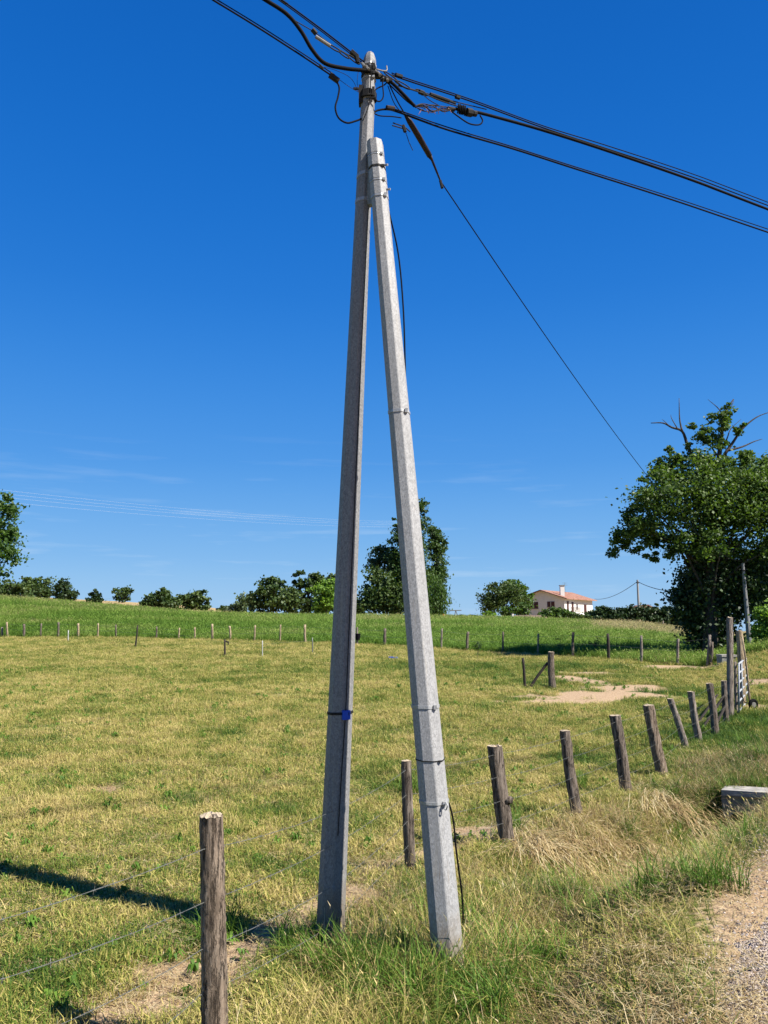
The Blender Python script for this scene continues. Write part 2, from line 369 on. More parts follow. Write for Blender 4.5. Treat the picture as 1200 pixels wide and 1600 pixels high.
# ------------------------------------------------------------------ ground sheet
def grade(lo, hi, s0, g):
    o = [0.]; 
    while o[-1] < hi: o.append(o[-1]+s0+abs(o[-1])*g)
    p = [0.]
    while p[-1] > lo: p.append(p[-1]-s0-abs(p[-1])*g)
    return np.array(p[::-1][:-1]+o)
gx = grade(-2500, 2500, .10, .022)
gy = grade(-9, 3500, .10, .018)+5.0; gy = np.concatenate([[-400, -120, -40, -15], gy])
GX, GY = np.meshgrid(gx, gy); GZ = H(GX, GY)
nx, ny = len(gx), len(gy)
I = np.arange(nx*ny).reshape(ny, nx)
F = np.stack([I[:-1, :-1], I[:-1, 1:], I[1:, 1:], I[1:, :-1]], -1).reshape(-1, 4)
mk = masks(GX, GY)
print('terrain verts', nx, ny)
tag(mesh('ground', np.stack([GX, GY, GZ], -1).reshape(-1, 3), F, MTER, smooth=True,
         attrs={k: ('POINT', a.ravel()) for k, a in zip(('dirt', 'green', 'mead', 'brown'), mk)}), kind='structure')
# gravel lane on the right
def lane():
    m = M('gravel_lane'); v = m.co(); n = m.noise(v, 5, 5); vo = m.voro(v, 75, 'Color'); bw = m.n.new('ShaderNodeRGBToBW'); m.l(vo, bw.inputs[0])
    vd = m.voro(v, 75)
    c = m.ramp(bw.outputs[0], [(.2, (.26, .21, .185)), (.5, (.46, .385, .34)), (.8, (.64, .555, .50))])
    c = m.mix(m.ramp(n, [(.4, 0.), (.65, .75)]), c, m.ramp(m.noise(v, 60, 4), [(.3, (.34, .25, .17)), (.7, (.56, .44, .32))]))
    m.bump(m.ramp(vd, [(0., 1.), (.6, 0.)]), .02, 1.); mat = m.fin(c, .95, 0, .1)
    V = []; L = np.arange(-4.0, 4.2, .12); Wd = np.arange(0, 3.4, .17)
    a = np.array((1.42, 3.6)); t = np.array((.497, .868)); n_ = np.array((.868, -.497))
    for s in L:
        j = .4*(fbm(np.array([s*1.3]), np.array([.5]), 77)[0]-.5)*2
        for w in Wd:
            q = a+t*s+n_*(w+j*(1-w/3.4)); V.append((q[0], q[1], gz(q[0], q[1])+(.035 if w > 0 else -.03)))
    k = len(Wd); F = [(i*k+j, (i+1)*k+j, (i+1)*k+j+1, i*k+j+1)[::-1] for i in range(len(L)-1) for j in range(k-1)]
    tag(mesh('gravel_road', V, F, mat, smooth=True), kind='structure')
lane()

# ------------------------------------------------------------------ grass clumps (instanced ground cover)
def clump(n, rad, h0, h1, w, bend, segs=2, lie=0., seedhead=0.):
    V = []; F = []; b = []
    for i in range(n):
        r = rad*math.sqrt(random.random()); a = random.random()*6.283; x, y = r*math.cos(a), r*math.sin(a)
        h = random.uniform(h0, h1); az = random.random()*6.283; bd = bend*random.uniform(.3, 1.6)
        flat = random.random() < lie
        dx, dy = math.cos(az), math.sin(az); wx, wy = -dy*w*.5*random.uniform(.7, 1.3), dx*w*.5
        k = len(V); bb = random.random()
        for s in range(segs+1):
            t = s/segs
            if flat: ox = h*t; z = .012+.03*math.sin(t*3.0)*random.uniform(.6, 1.2)+(.02 if s == 0 else 0)
            else: ox = h*bd*t*t; z = h*t*math.sqrt(max(.15, 1-(bd*t*.8)**2*.8))
            ww = (1-t*.75)
            if s == segs: V.append((x+dx*ox, y+dy*ox, z))
            else: V += [(x+dx*ox-wx*ww, y+dy*ox-wy*ww, z-(.02 if s == 0 and not flat else 0)), (x+dx*ox+wx*ww, y+dy*ox+wy*ww, z-(.02 if s == 0 and not flat else 0))]
        for s in range(segs):
            q = k+2*s
            if s == segs-1: F.append((q, q+1, q+2))
            else: F.append((q, q+1, q+3, q+2))
            b.append(bb)
        if seedhead and not flat and random.random() < seedhead:
            tx, ty, tz = V[-1]; q = len(V); L = h*.16
            V += [(tx-wx*1.6, ty-wy*1.6, tz), (tx+wx*1.6, ty+wy*1.6, tz-.004), (tx+dx*L*.5, ty+dy*L*.5, tz+L*.6)]; F.append((q, q+1, q+2)); b.append(.95)
            V += [(tx, ty, tz-L*.5)]; F.append((q+1, q, q+3)); b.append(.95)
    return V, F, b
def scatter(name, variants, mat, P, rot, scl, tint, label_kind='stuff'):
    c = bpy.data.collections.new(name+'_clumps')
    for i, (V, F, b) in enumerate(variants):
        o = mesh('%s_clump' % name, V, F, mat, attrs={'b': ('FACE', b)}, link=False); c.objects.link(o)
    n = len(P); me = bpy.data.meshes.new(name); me.vertices.add(n); me.vertices.foreach_set('co', np.asarray(P, np.float32).ravel())
    def at(nm, ty, arr, key): a = me.attributes.new(nm, ty, 'POINT'); a.data.foreach_set(key, arr)
    at('rot', 'FLOAT_VECTOR', np.asarray(rot, np.float32).ravel(), 'vector'); at('scl', 'FLOAT_VECTOR', np.asarray(scl, np.float32).ravel(), 'vector')
    at('tint', 'FLOAT', np.asarray(tint, np.float32), 'value'); at('idx', 'INT', rng.integers(0, len(variants), n).astype(np.int32), 'value')
    o = bpy.data.objects.new(name, me); COL.objects.link(o)
    g = bpy.data.node_groups.new(name, 'GeometryNodeTree')
    g.interface.new_socket('Geometry', in_out='INPUT', socket_type='NodeSocketGeometry'); g.interface.new_socket('Geometry', in_out='OUTPUT', socket_type='NodeSocketGeometry')
    N = g.nodes; L = g.links; gi = N.new('NodeGroupInput'); go = N.new('NodeGroupOutput')
    ip = N.new('GeometryNodeInstanceOnPoints'); ci = N.new('GeometryNodeCollectionInfo')
    ci.inputs['Collection'].default_value = c; ci.inputs['Separate Children'].default_value = True; ci.inputs['Reset Children'].default_value = True
    ip.inputs['Pick Instance'].default_value = True
    def na(nm, ty):
        a = N.new('GeometryNodeInputNamedAttribute'); a.data_type = ty; a.inputs['Name'].default_value = nm; return a.outputs['Attribute']
    L.new(gi.outputs[0], ip.inputs['Points']); L.new(ci.outputs[0], ip.inputs['Instance']); L.new(na('idx', 'INT'), ip.inputs['Instance Index'])
    L.new(na('rot', 'FLOAT_VECTOR'), ip.inputs['Rotation']); L.new(na('scl', 'FLOAT_VECTOR'), ip.inputs['Scale']); L.new(ip.outputs[0], go.inputs[0])
    md = o.modifiers.new('scatter', 'NODES'); md.node_group = g
    return tag(o, kind='stuff')
def rots(n, tilt=.15): return np.stack([rng.normal(0, tilt, n), rng.normal(0, tilt, n), rng.uniform(0, 6.283, n)], -1)
# pasture
N1 = 84000
Yc = rng.uniform(3.0**.85, 66**.85, N1)**(1/.85); U = rng.uniform(-.62, .62, N1); Xc = U*Yc
di, gr, me_, br, d = masks(Xc, Yc)
fy = np.interp(600+1200*Xc/np.maximum(Yc, 8)/.985, PXC, FEN_Y)
thin = fbm(Xc*1.3, Yc*1.3, 120); keep = (rng.random(N1) > di*2.2-.35) & (rng.random(N1) > (thin < .36)*.55) & (d < np.where(Yc > 12, 30, 2.2)) & (Yc < fy+.4)
Xc, Yc, di, gr, d, fy = [a[keep] for a in (Xc, Yc, di, gr, d, fy)]
n = len(Xc); patch = fbm(Xc*.55, Yc*.55, 50); pa2 = fbm(Xc*2.2, Yc*2.2, 60, 3)
pa3 = vnoise(Xc*6, Yc*6, 65); pa4 = fbm(Xc*.9+9, Yc*.5, 140, 3); tint = .65+.4*(patch-.5)+.8*(pa2-.5)+.5*(pa3-.5)-.2*sstep(.5, .72, pa4)-.5*gr+.12*di+rng.normal(0, .07, n)
lush = (vnoise(Xc*1.6, Yc*1.6, 70) > .8); tint = np.where(lush, tint-.14, tint)
s = (1+Yc/26); hgt = s*(.42+.75*pa2)*(1+.5*gr+.4*lush)*np.where(Yc > 20, .75, 1.)
scatter('pasture_grass', [clump(30, .13, .035, .10, .0062, .7, 2, .30) for _ in range(8)], MGR,
        np.stack([Xc, Yc, H(Xc, Yc)], -1), rots(n), np.stack([s, s, hgt], -1), np.clip(tint, .02, .98))
# flat broad-leaved weeds and darker tussocks dotted over the pasture
def rosette(n, L, w):
    V = []; F = []; b = []
    for i in range(n):
        a = 6.283*i/n+random.uniform(-.3, .3); l = L*random.uniform(.6, 1.1); dx, dy = math.cos(a), math.sin(a); k = len(V); z = random.uniform(.02, .06)
        V += [(0, 0, .01), (dx*l*.5-dy*w, dy*l*.5+dx*w, z), (dx*l, dy*l, z*.5), (dx*l*.5+dy*w, dy*l*.5-dx*w, z)]; F.append((k, k+1, k+2, k+3)); b.append(random.random()*.5)
    return V, F, b
nW = 1900; Yw = rng.uniform(4, 32, nW); Xw = rng.uniform(-.62, .62, nW)*Yw; dw, _ = fdist(Xw, Yw); kk = (dw < 1.6) & (fbm(Xw*.7, Yw*.7, 130) > .47); Xw, Yw = Xw[kk], Yw[kk]; nW = len(Xw)
sw_ = rng.uniform(.5, 1.3, nW)*(1+Yw/40)
scatter('pasture_weeds', [rosette(random.randint(10, 18), .065, .009) for _ in range(5)], MGF, np.stack([Xw, Yw, H(Xw, Yw)], -1), rots(nW, .1), np.stack([sw_, sw_, sw_*1.3], -1), rng.uniform(.1, .5, nW))
# meadow beyond the far fence
N2 = 42000
U = rng.uniform(-.60, .60, N2); px = 600+1200*U/.985; fy = np.interp(px, PXC, FEN_Y); cy = np.interp(px, PXC, CRE_Y)
Yc = fy+.3+(cy+3-fy)*rng.random(N2)**1.15; Xc = U*Yc; t = (Yc-fy)/(cy-fy)
tint = .33+1.0*(fbm(Xc*.12, Yc*.25, 80)-.5)+.25*t+rng.normal(0, .1, N2); tint += np.where((px > 930) & (t > .55), .5, 0)
s = 1.7+Yc/48
scatter('meadow_grass', [clump(24, .20, .13, .27, .014, .5, 2, .03, .2) for _ in range(6)], MGF,
        np.stack([Xc, Yc, H(Xc, Yc)], -1), rots(N2), np.stack([s, s, s*.55*rng.uniform(.7, 1.25, N2)], -1), np.clip(tint, 0, 1))
# bank along the fence: tall rough grass, seeding stems, flopped straw
def along(n, d0, d1, y0, y1):
    X = rng.uniform(-2.2, 9, n*14); Y = rng.uniform(y0, y1, n*14); dd, _ = fdist(X, Y)
    m = (dd > d0) & (dd < d1); X, Y = X[m][:n], Y[m][:n]; return X, Y, dd[m][:n]
X, Y, d = along(6400, -.28, 2.5, 3.2, 15)
near_pole = np.exp(-(((X+.4)/.45)**2+((Y-5.8)/.35)**2))+np.exp(-(((X-.45)/.4)**2+((Y-5.5)/.35)**2))
k = (rng.random(len(X)) < np.clip(.35+.5*(np.abs(d-.6) < .5)+near_pole, 0, 1)*np.where((d > 1.8) & (Y < 5.5), .55, 1)) & ((d > .12) | (near_pole > .3) | (Y > 12)); X, Y, d = X[k], Y[k], d[k]
n = len(X); gr = blobs(X, Y, GREEN); tint = .42+1.7*(fbm(X*1.3, Y*1.3, 90)-.5)+.9*(vnoise(X*5, Y*5, 93)-.5)-.55*gr+rng.normal(0, .1, n); s = rng.uniform(.65, 1.15, n)
hs_ = np.where(Y > 9, .8, 1.)*np.where(d > 1.4, .7, 1)*(.45+.8*fbm(X*1.7, Y*1.7, 95))*(.55+.45*sstep(.1, .6, d)-.2*np.clip(near_pole, 0, 1)[k])*np.where((Y > 6.8) & (d < .9), .75, 1)
scatter('bank_grass', [clump(22, .12, .14, .40, .006, .75, 4, .12, .15) for _ in range(8)], MGR,
        np.stack([X, Y, H(X, Y)], -1), rots(n, .12), np.stack([s, s, s*hs_], -1), np.clip(tint, 0, 1))
X, Y, d = along(4600, .08, 2.3, 3.2, 13)
k = rng.random(len(X)) < np.clip(.15+.6*(fbm(X*.9, Y*.9, 99) > .52)+.5*((d > .4) & (d < 1.5) & (Y > 7)), 0, 1); X, Y, d = X[k], Y[k], d[k]
n = len(X); s = rng.uniform(.6, 1.2, n)
scatter('dry_straw', [clump(16, .13, .12, .40, .0045, 1.2, 4, .5, .25) for _ in range(7)], MST,
        np.stack([X, Y, H(X, Y)], -1), rots(n, .2), np.stack([s, s, s*rng.uniform(.5, 1.1, n)], -1), np.clip(rng.normal(.5, .2, n), 0, 1))
# straw litter lying on lane edge, cow path and mown pasture
N5 = 26000
Yc = rng.uniform(3, 20, N5); Xc = rng.uniform(-.6, .6, N5)*Yc; d, _ = fdist(Xc, Yc); k = (d < 3.3) & ((d < -.0) & (rng.random(N5) < .28) | (d > 1.2) & (Yc < 9) & (rng.random(N5) < .33*(1-.8*sstep(2.3, 3.1, d)))); Xc, Yc = Xc[k], Yc[k]; n = len(Xc)
zr = H(Xc, Yc)+np.where(fdist(Xc, Yc)[0] > 2.2, .03, 0)
scatter('straw_litter', [clump(26, .2, .05, .17, .0042, .3, 2, 1.) for _ in range(6)], MST, np.stack([Xc, Yc, zr], -1), rots(n, .04),
        np.ones((n, 3)), np.clip(rng.normal(.62, .15, n), 0, 1))
# straw flopped down the ditch side
def flop(n):
    V = []; F = []; b = []
    for i in range(n):
        x, y = random.gauss(0, .07), random.gauss(0, .07); L = random.uniform(.16, .5); az = random.gauss(0, .8); dx, dy = math.cos(az), math.sin(az); wx, wy = -dy*.0026, dx*.0026; k = len(V); bb = random.random(); hh = random.uniform(.10, .24)
        for j in range(6): t = j/5; V += [(x+dx*L*t-wx, y+dy*L*t-wy, hh*math.sin(min(1, t*1.15)*2.6)*(1-t*.3)), (x+dx*L*t+wx, y+dy*L*t+wy, hh*math.sin(min(1, t*1.15)*2.6)*(1-t*.3))]
        for j in range(5): q = k+2*j; F.append((q, q+1, q+3, q+2)); b.append(bb)
    return V, F, b
P = []
for x, y, m_, sx_, sy_ in ((915, 1300, 7, .35, .3), (945, 1330, 9, .35, .3), (975, 1365, 6, .3, .3), (1085, 1235, 8, .3, .35), (1060, 1290, 9, .3, .3), (880, 1370, 10, .3, .2), (835, 1330, 6, .3, .2), (1020, 1255, 8, .3, .3)):
    a_, b_ = gpt(x, y)
    for q in range(m_): u_, v_ = a_+random.gauss(0, sx_), b_+random.gauss(0, sy_); P.append((u_, v_, gz(u_, v_)))
n = len(P); scatter('flopped_straw', [flop(34) for _ in range(5)], MST, np.array(P), np.stack([rng.normal(0, .1, n), rng.normal(.15, .15, n), rng.normal(-1.0, .4, n)], -1), np.repeat(rng.uniform(.7, 1.15, n)[:, None], 3, 1), rng.uniform(.3, 1.0, n))
# lush green tufts and broad weeds
tu = [(x, y) for x, y in ((815, 1530), (850, 1520), (790, 1560), (640, 1500), (560, 1560), (690, 1590), (470, 1500), (600, 1570), (800, 1300), (640, 1245), (905, 1230), (1150, 1300), (1170, 1320), (1100, 1310), (1120, 1340), (1180, 1280), (1195, 1250), (1165, 1165), (1190, 1190), (1145, 1180), (1130, 1120), (1185, 1140), (500, 1480), (720, 1470), (745, 1450), (340, 1470), (1060, 1330), (1010, 1370), (960, 1400), (1080, 1350), (1110, 1390), (1040, 1390), (1090, 1310), (1140, 1340), (990, 1330), (1000, 1420), (1150, 1290), (620, 1540), (660, 1560), (580, 1520), (740, 1500), (530, 1530), (760, 1590), (700, 1540), (900, 1420), (930, 1440), (870, 1400), (1060, 1270), (1130, 1270))]
P = []
for x, y in tu:
    gx_, gy_ = gpt(x, y)
    for q in range(7): a, b_ = gx_+random.gauss(0, .10), gy_+random.gauss(0, .12); P.append((a, b_, gz(a, b_)))
n = len(P); scatter('lush_tufts', [clump(26, .07, .14, .38, .009, .8, 4, 0) for _ in range(5)], MGF, np.array(P), rots(n, .15), np.repeat(rng.uniform(.6, 1.1, n)[:, None], 3, 1), rng.uniform(0, .4, n))
# gravel stones
V = []; F = []; 
def stones():
    b = []
    for i in range(4):
        V = []; F = []
        for q in range(10):
            r = random.uniform(.003, .008)*random.choice((1, 1, 1, 1.8)); c = (random.uniform(-.14, .14), random.uniform(-.14, .14), r*.4); k = len(V)
            for dx, dy, dz in ((1, 0, 0), (0, 1, 0), (-1, 0, 0), (0, -1, 0), (0, 0, .7), (0, 0, -.5)): V.append((c[0]+dx*r*random.uniform(.6, 1.3), c[1]+dy*r*random.uniform(.6, 1.3), c[2]+dz*r))
            F += [(k+a, k+(a+1) % 4, k+4) for a in range(4)]+[(k+(a+1) % 4, k+a, k+5) for a in range(4)]
        b.append((V, F, [random.random() for _ in F]))
    return b
MSTONE = grassm('gravel_stone', [(0, (.18, .145, .12)), (.5, (.38, .32, .275)), (1, (.58, .50, .44))], 0.)
ss = rng.uniform(-1.5, 4, 1500); ww = np.abs(rng.normal(0, 1.0, 1500))-.05; X = 1.42+.497*ss+.868*ww; Y = 3.6+.868*ss-.497*ww
scatter('gravel', stones(), MSTONE, np.stack([X, Y, H(X, Y)+.042], -1), rots(len(X), .05), np.ones((len(X), 3)), rng.random(len(X)))

# ------------------------------------------------------------------ the strutted pole in the middle
def octpole(b, p0, p1, r0, r1, z0=-.25, n=10, face=-52., top='flat', sides=8):
    """tapered polygonal shaft; face = direction of one flat in degrees"""
    p0, p1 = Vector(p0), Vector(p1); ax = p1-p0; p = p0+ax*(z0/ax.z) if z0 else p0
    V = []; F = []; rings = []
    for i in range(n+1): t = i/n; rings.append((p.lerp(p1, t), (r0+(r1-r0)*t)))
    if top == 'dome':
        for q, rr in ((.03, .93), (.065, .72), (.085, .42)): rings.append((p1+ax.normalized()*q, r1*rr))
    k = sides*2
    for c, r in rings:
        for j in range(sides):
            for e in (-1, 1):      # two vertices per corner: a small rounded fold
                a = math.radians(face)+math.pi/sides*(2*j+1)+e*.045; V.append(c+Vector((math.cos(a), math.sin(a), 0))*r)
    m = len(rings)
    for i in range(m-1):
        for j in range(k): F.append((i*k+j, i*k+(j+1) % k, (i+1)*k+(j+1) % k, (i+1)*k+j))
    F.append(tuple((m-1)*k+j for j in range(k)))
    return b.add(V, F)
PB = Vector((pt(514.5, 1486, 5.82).x, 5.82, -.04)); PT = pt(577.5, 97, 5.9)
SB = Vector((pt(704.5, 1516, 5.23).x, 5.23, -.02)); ST = pt(585.5, 222, 5.745)
def on(a, b, row):     # point of the axis a-b seen at that photo row
    lo, hi = 0., 1.
    for _ in range(40):
        m = (lo+hi)/2; q = a.lerp(b, m); r = 800-FPX*((q.z-CAMH)*cp-q.y*sp)/depth(q)
        if r > row: lo = m
        else: hi = m
    return a.lerp(b, lo), lo
def rad(r0, r1, t): return r0+(r1-r0)*t
MR0, MR1, SR0, SR1 = .104, .055, .107, .064
FM, FS = -60., -58.
pole = thing('utility_pole', 'tall galvanised steel utility pole with domed top and blue tape, left of the A-frame', 'utility pole', (PB.x, PB.y, 0))
octpole(B(), PB, PT, MR0, MR1, face=FM, top='dome').build('shaft', MG, pole)
strut = thing('pole_strut', 'slanted galvanised steel strut pole banded against the taller pole, right member of the A-frame', 'utility pole', (SB.x, SB.y, 0))
octpole(B(), SB, ST, SR0, SR1, face=FS).build('shaft', MG2, strut)
def band(A, Bv, row, r0, r1, face, parent, h=.02, name='band', mat=MBAND, tilt=0, ex=.004, buckle=True):
    q, t = on(A, Bv, row); r = rad(r0, r1, t)+ex; b = B(); V = []; F = []; ax = (Bv-A).normalized()
    for i in range(2):
        for j in range(8):
            for e in (-1, 1):
                a = math.radians(face)+math.pi/8*(2*j+1)+e*.045; dr = Vector((math.cos(a), math.sin(a), 0))
                V.append(q+ax*(h*(i-.5))+dr*r+Vector((0, 0, tilt*dr.x*r)))
    k = 16
    for i in range(2):
        for j in range(8):
            for e in (-1, 1):
                a = math.radians(face)+math.pi/8*(2*j+1)+e*.045; dr = Vector((math.cos(a), math.sin(a), 0)); V.append(q+ax*(h*(i-.5))+dr*(r-.006)+Vector((0, 0, tilt*dr.x*r)))
    for j in range(k):
        n_ = (j+1) % k; F += [(j, n_, k+n_, k+j), (2*k+n_, 2*k+j, 3*k+j, 3*k+n_), (k+j, k+n_, 3*k+n_, 3*k+j), (n_, j, 2*k+j, 2*k+n_)]
    b.add(V, F)
    if buckle: b.box(q+Vector((.62*r, -.8*r, 0)), (.022, .02, h*1.4))
    return b.build(name, mat, parent)
for row, h, m in ((1113, .018, MIRON), (275, .03, MBAND), (316, .03, MBAND)): band(PB, PT, row, MR0, MR1, FM, pole, h, mat=m, tilt=.25 if row == 275 else .05)
for row, h in ((246, .012), (265, .012), (286, .014), (310, .02), (645, .022), (1103, .02), (1251, .018)): band(SB, ST, row, SR0, SR1, FS, strut, h, mat=MBAND if row != 265 else MIRON)
band(SB, ST, 1186, SR0, SR1, FS, strut, .006, 'wire_tie', MIRON, ex=.003)
# sleeve plates between the poles at the head of the strut
for a, b_ in ((226, 244), (248, 263), (268, 284), (289, 308)):
    q0, t0 = on(SB, ST, b_); q1, t1 = on(SB, ST, a); bb = B(); octpole(bb, q0, q1, rad(SR0, SR1, t0)+.0035, rad(SR0, SR1, t1)+.0035, 0, 1, FS); bb.build('sleeve', MG2, strut)
q0, _ = on(PB, PT, 322); q1, _ = on(PB, PT, 236); s0, _ = on(SB, ST, 320); s1, _ = on(SB, ST, 232)
bb = B(); bb.add([q0+Vector((.02, -.03, 0)), s0+Vector((-.02, -.02, 0)), s1+Vector((-.02, -.02, 0)), q1+Vector((.02, -.03, 0)), q0+Vector((.02, .03, 0)), s0+Vector((-.02, .03, 0)), s1+Vector((-.02, .03, 0)), q1+Vector((.02, .03, 0))],
     [(0, 1, 2, 3), (7, 6, 5, 4), (0, 4, 5, 1), (3, 2, 6, 7)]); bb.build('joining_plate', MG, strut)
for row in (262, 300):
    q, t = on(SB, ST, row); r = rad(SR0, SR1, t); bb = B(); bb.tube([q+Vector((r*.7, -r*.5, 0)), q+Vector((r*1.32, -r*.75, -.005))], .009, 6); bb.build('bolt', MBAND, strut)
q, t = on(SB, ST, 1252); r = rad(SR0, SR1, t); fn = Vector((math.cos(math.radians(FS)), math.sin(math.radians(FS)), 0)); bb = B()
bb.tube([q+fn*(r*.92), q+fn*(r+.03)], .008, 6); bb.tube(spl([q+fn*(r+.03)+Vector((0, 0, .02)), q+fn*(r+.05), q+fn*(r+.03)+Vector((0, 0, -.03)), q+fn*(r+.012)+Vector((0, 0, -.012))], 4), .004, 6); bb.build('hook', MBAND, strut)
# blue tape on the lit face of the tall pole
q, t = on(PB, PT, 1115); r = rad(MR0, MR1, t); fa = math.radians(FM); fn = Vector((math.cos(fa), math.sin(fa), 0)); fx = Vector((-fn.y, fn.x, 0)); Rm = Matrix((fx, fn, Vector((0, 0, 1)))).transposed()
bb = B(); bb.box(q+fn*(r*math.cos(math.pi/8)+.012), (.06, .022, .066), Rm); bb.build('blue_tape', MBLUE, pole)
# earthing wire running down the tall pole
bb = B(); P = []
for row, off in ((330, .7), (420, .45), (560, .2), (760, .0), (1000, -.1), (1110, -.1), (1200, -.45), (1300, -.7)):
    q, t = on(PB, PT, row); r = rad(MR0, MR1, t); P.append(q+fn*(r*math.cos(math.pi/8)+.008)+fx*(off*r*.35))
bb.tube(spl(P, 6), .0035, 6); bb.build('down_wire', MIRON, pole)
# bracket collar and cap ring at the head
for row, h, e, m in ((152, .15, .016, MIRON), (104, .016, .006, MBAND), (112, .03, .012, MIRON), (120, .02, .01, MIRON), (126, .012, .006, MBAND), (156, .012, .02, MIRON)):
    band(PB, PT, row, MR0, MR1, FM, pole, h if row != 152 else .07, 'collar', m, ex=e)
q, t = on(PB, PT, 148); bb = B(); bb.box(q+Vector((-.06, -.01, -.02)), (.035, .07, .16)); bb.tube([q+Vector((-.05, -.03, .03)), q+Vector((-.12, -.05, .02))], .012, 6); bb.build('bracket', MIRON, pole)
q, t = on(PB, PT, 162); bb = B(); bb.box(q+Vector((.02, -.075, .0)), (.07, .012, .006)); bb.box(q+Vector((.02, -.075, .028)), (.05, .012, .006)); bb.build('buckle', MIRON, pole)

# -------- cables; the line crosses overhead from front left to back right
LD = Vector((.88, .47, 0)); HEAD = on(PB, PT, 115)[0]
def Yat(x):
    k = (x-600)/FPX; A = cp*HEAD.y+sp*(HEAD.z-CAMH)
    s = (k*A-HEAD.x)/(LD.x-k*cp*LD.y); return HEAD.y+s*LD.y
def lp(x, y, dy=0): return pt(x, y, Yat(x)+dy)
def ext(P, k0=0., k1=0.):
    P = list(P)
    if k0: P = [P[0]+(P[0]-P[1]).normalized()*k0]+P
    if k1: P = P+[P[-1]+(P[-1]-P[-2]).normalized()*k1]
    return P
def cable(name, label, paths, mat=MBLK, cat='cable', group=None):
    """paths: list of (points, radius); the first is the strand run, the rest are added to it"""
    t = thing(name, label, cat, tuple(paths[0][0][len(paths[0][0])//2]), group)
    for i, (P, r) in enumerate(paths): B().tube(spl(P, 8), r, 8).build('strand', mat, t, True)
    return t
def lps(L, dy=0): return [lp(x, y, dy) for x, y in L]
# 1 thick cable sagging in from the left
c1 = cable('telephone_cable', 'thick black cable drooping from upper left to the pole top', [(ext(lps([(360, -34), (415, 0), (448, 22), (470, 48), (488, 78), (508, 99), (540, 107), (575, 111), (596, 119)], -.07), 3.), .0155)])
c1b = cable('telephone_cable', 'thick black cable sloping from pole top down to the frayed coloured splice', [(lps([(596, 119), (612, 129), (630, 147), (648, 166)], -.07), .014), (lps([(602, 126), (620, 143), (636, 158), (650, 168)], -.04), .006)])
b = B()
for k in range(9):
    o = random.uniform(-6, 6)
    b.tube(spl(lps([(648, 166), (660+random.uniform(-3, 3), 168+o), (676, 170+random.uniform(-8, 8)), (692, 169+random.uniform(-6, 6)), (712, 170)], -.07+random.uniform(-.03, .03)), 5), random.choice((.0028, .004)), 5)
b.build('bare_pairs', MBRN, c1b, True)
for k in range(6):
    x = 655+k*9; b = B(); b.tube(lps([(x, 166+random.uniform(-3, 3)), (x+3, 172), (x+random.uniform(-2, 9), 176+random.uniform(0, 5))], -.07), .0025, 5); b.build('wire_end', MCOP, c1b)
# right-hand thick cable with coil and clamp
c2 = cable('telephone_cable', 'thick black cable running from the coiled splice to the right edge', [(ext(lps([(712, 170), (735, 174), (760, 179), (850, 204), (950, 236), (1080, 281), (1200, 327)], -.05), 0, 6.), .0135)])
b = B()
for k in range(5):
    C = lp(716+k*2.6, 170+k*.8, -.05); P = [C+Vector((.004*math.sin(a), .036*math.cos(a), .036*math.sin(a)*random.uniform(.85, 1.1))) for a in np.linspace(0, 6.283, 13)]; b.tube(P, .007, 6, False)
b.build('coil', MBLK, c2, True)
b = B()
for x0, x1, r in ((700, 710, .018), (729, 737, .036), (739, 744, .026)): B().tube(lps([(x0, 168+(x0-694)*.2), (x1, 168+(x1-694)*.2)], -.05), r, 8).build('splice_clamp', MIRON, c2, False)
b = B(); b.tube(spl(lps([(703, 172), (716, 182), (733, 193), (748, 195), (754, 189), (750, 180)], -.06), 8), .0065, 8); b.build('loop', MBLK, c2, True)
# upper twin strands to the right
R1 = [(612, 117), (640, 127), (735, 158), (850, 200), (950, 233), (1080, 276), (1200, 321)]
c3 = cable('telephone_cable', 'uppermost thin twin cable from pole top to the right edge', [(ext(lps(R1), 0, 6.), .0062), (ext(lps([(x, y-3-2*(x > 900)) for x, y in R1], .05), 0, 6.), .0048)])
for a, c in (((618, 117), (628, 120)), ((712, 151), (718, 153))): B().tube(lps([a, c]), .02, 6).build('wedge_clamp', MIRON, c3)
# tension chain with turnbuckle to the right
c4 = cable('tension_strand', 'tension strand with open links and turnbuckle right of the pole top', [(lps([(598, 118), (618, 126), (632, 136), (664, 147), (690, 158), (735, 172)], -.02), .005), (lps([(622, 134), (650, 141), (690, 153), (716, 160), (760, 171)], .02), .0045)], MIRON)
def link(b, x0, y0, x1, y1, w, r=.0055, dy=0):
    a = lp(x0, y0, dy); c = lp(x1, y1, dy); ax = (c-a); L = ax.length; ax.normalize(); up = Vector((-ax.z, 0, ax.x)).normalized()
    b.tube([a+ax*(L*(.5-.5*math.cos(t)))+up*(w*math.sin(t)) for t in np.linspace(0, 6.283, 17)], r, 6, False)
b = B(); link(b, 617, 126, 641, 139, .016); link(b, 650, 140, 668, 149, .014); link(b, 600, 112, 620, 126, .012); b.build('chain_link', MIRON, c4, True)
b = B(); b.tube(lps([(672, 147), (702, 158)]), .016, 8); b.tube(lps([(655, 143), (662, 146)]), .02, 8); b.tube(lps([(702, 158), (712, 162)]), .009, 8); b.build('turnbuckle', MIRON, c4)
b = B(); b.tube(spl(lps([(661, 148), (672, 157), (686, 165)], -.02), 5), .004, 6); b.build('tail', MIRON, c4)
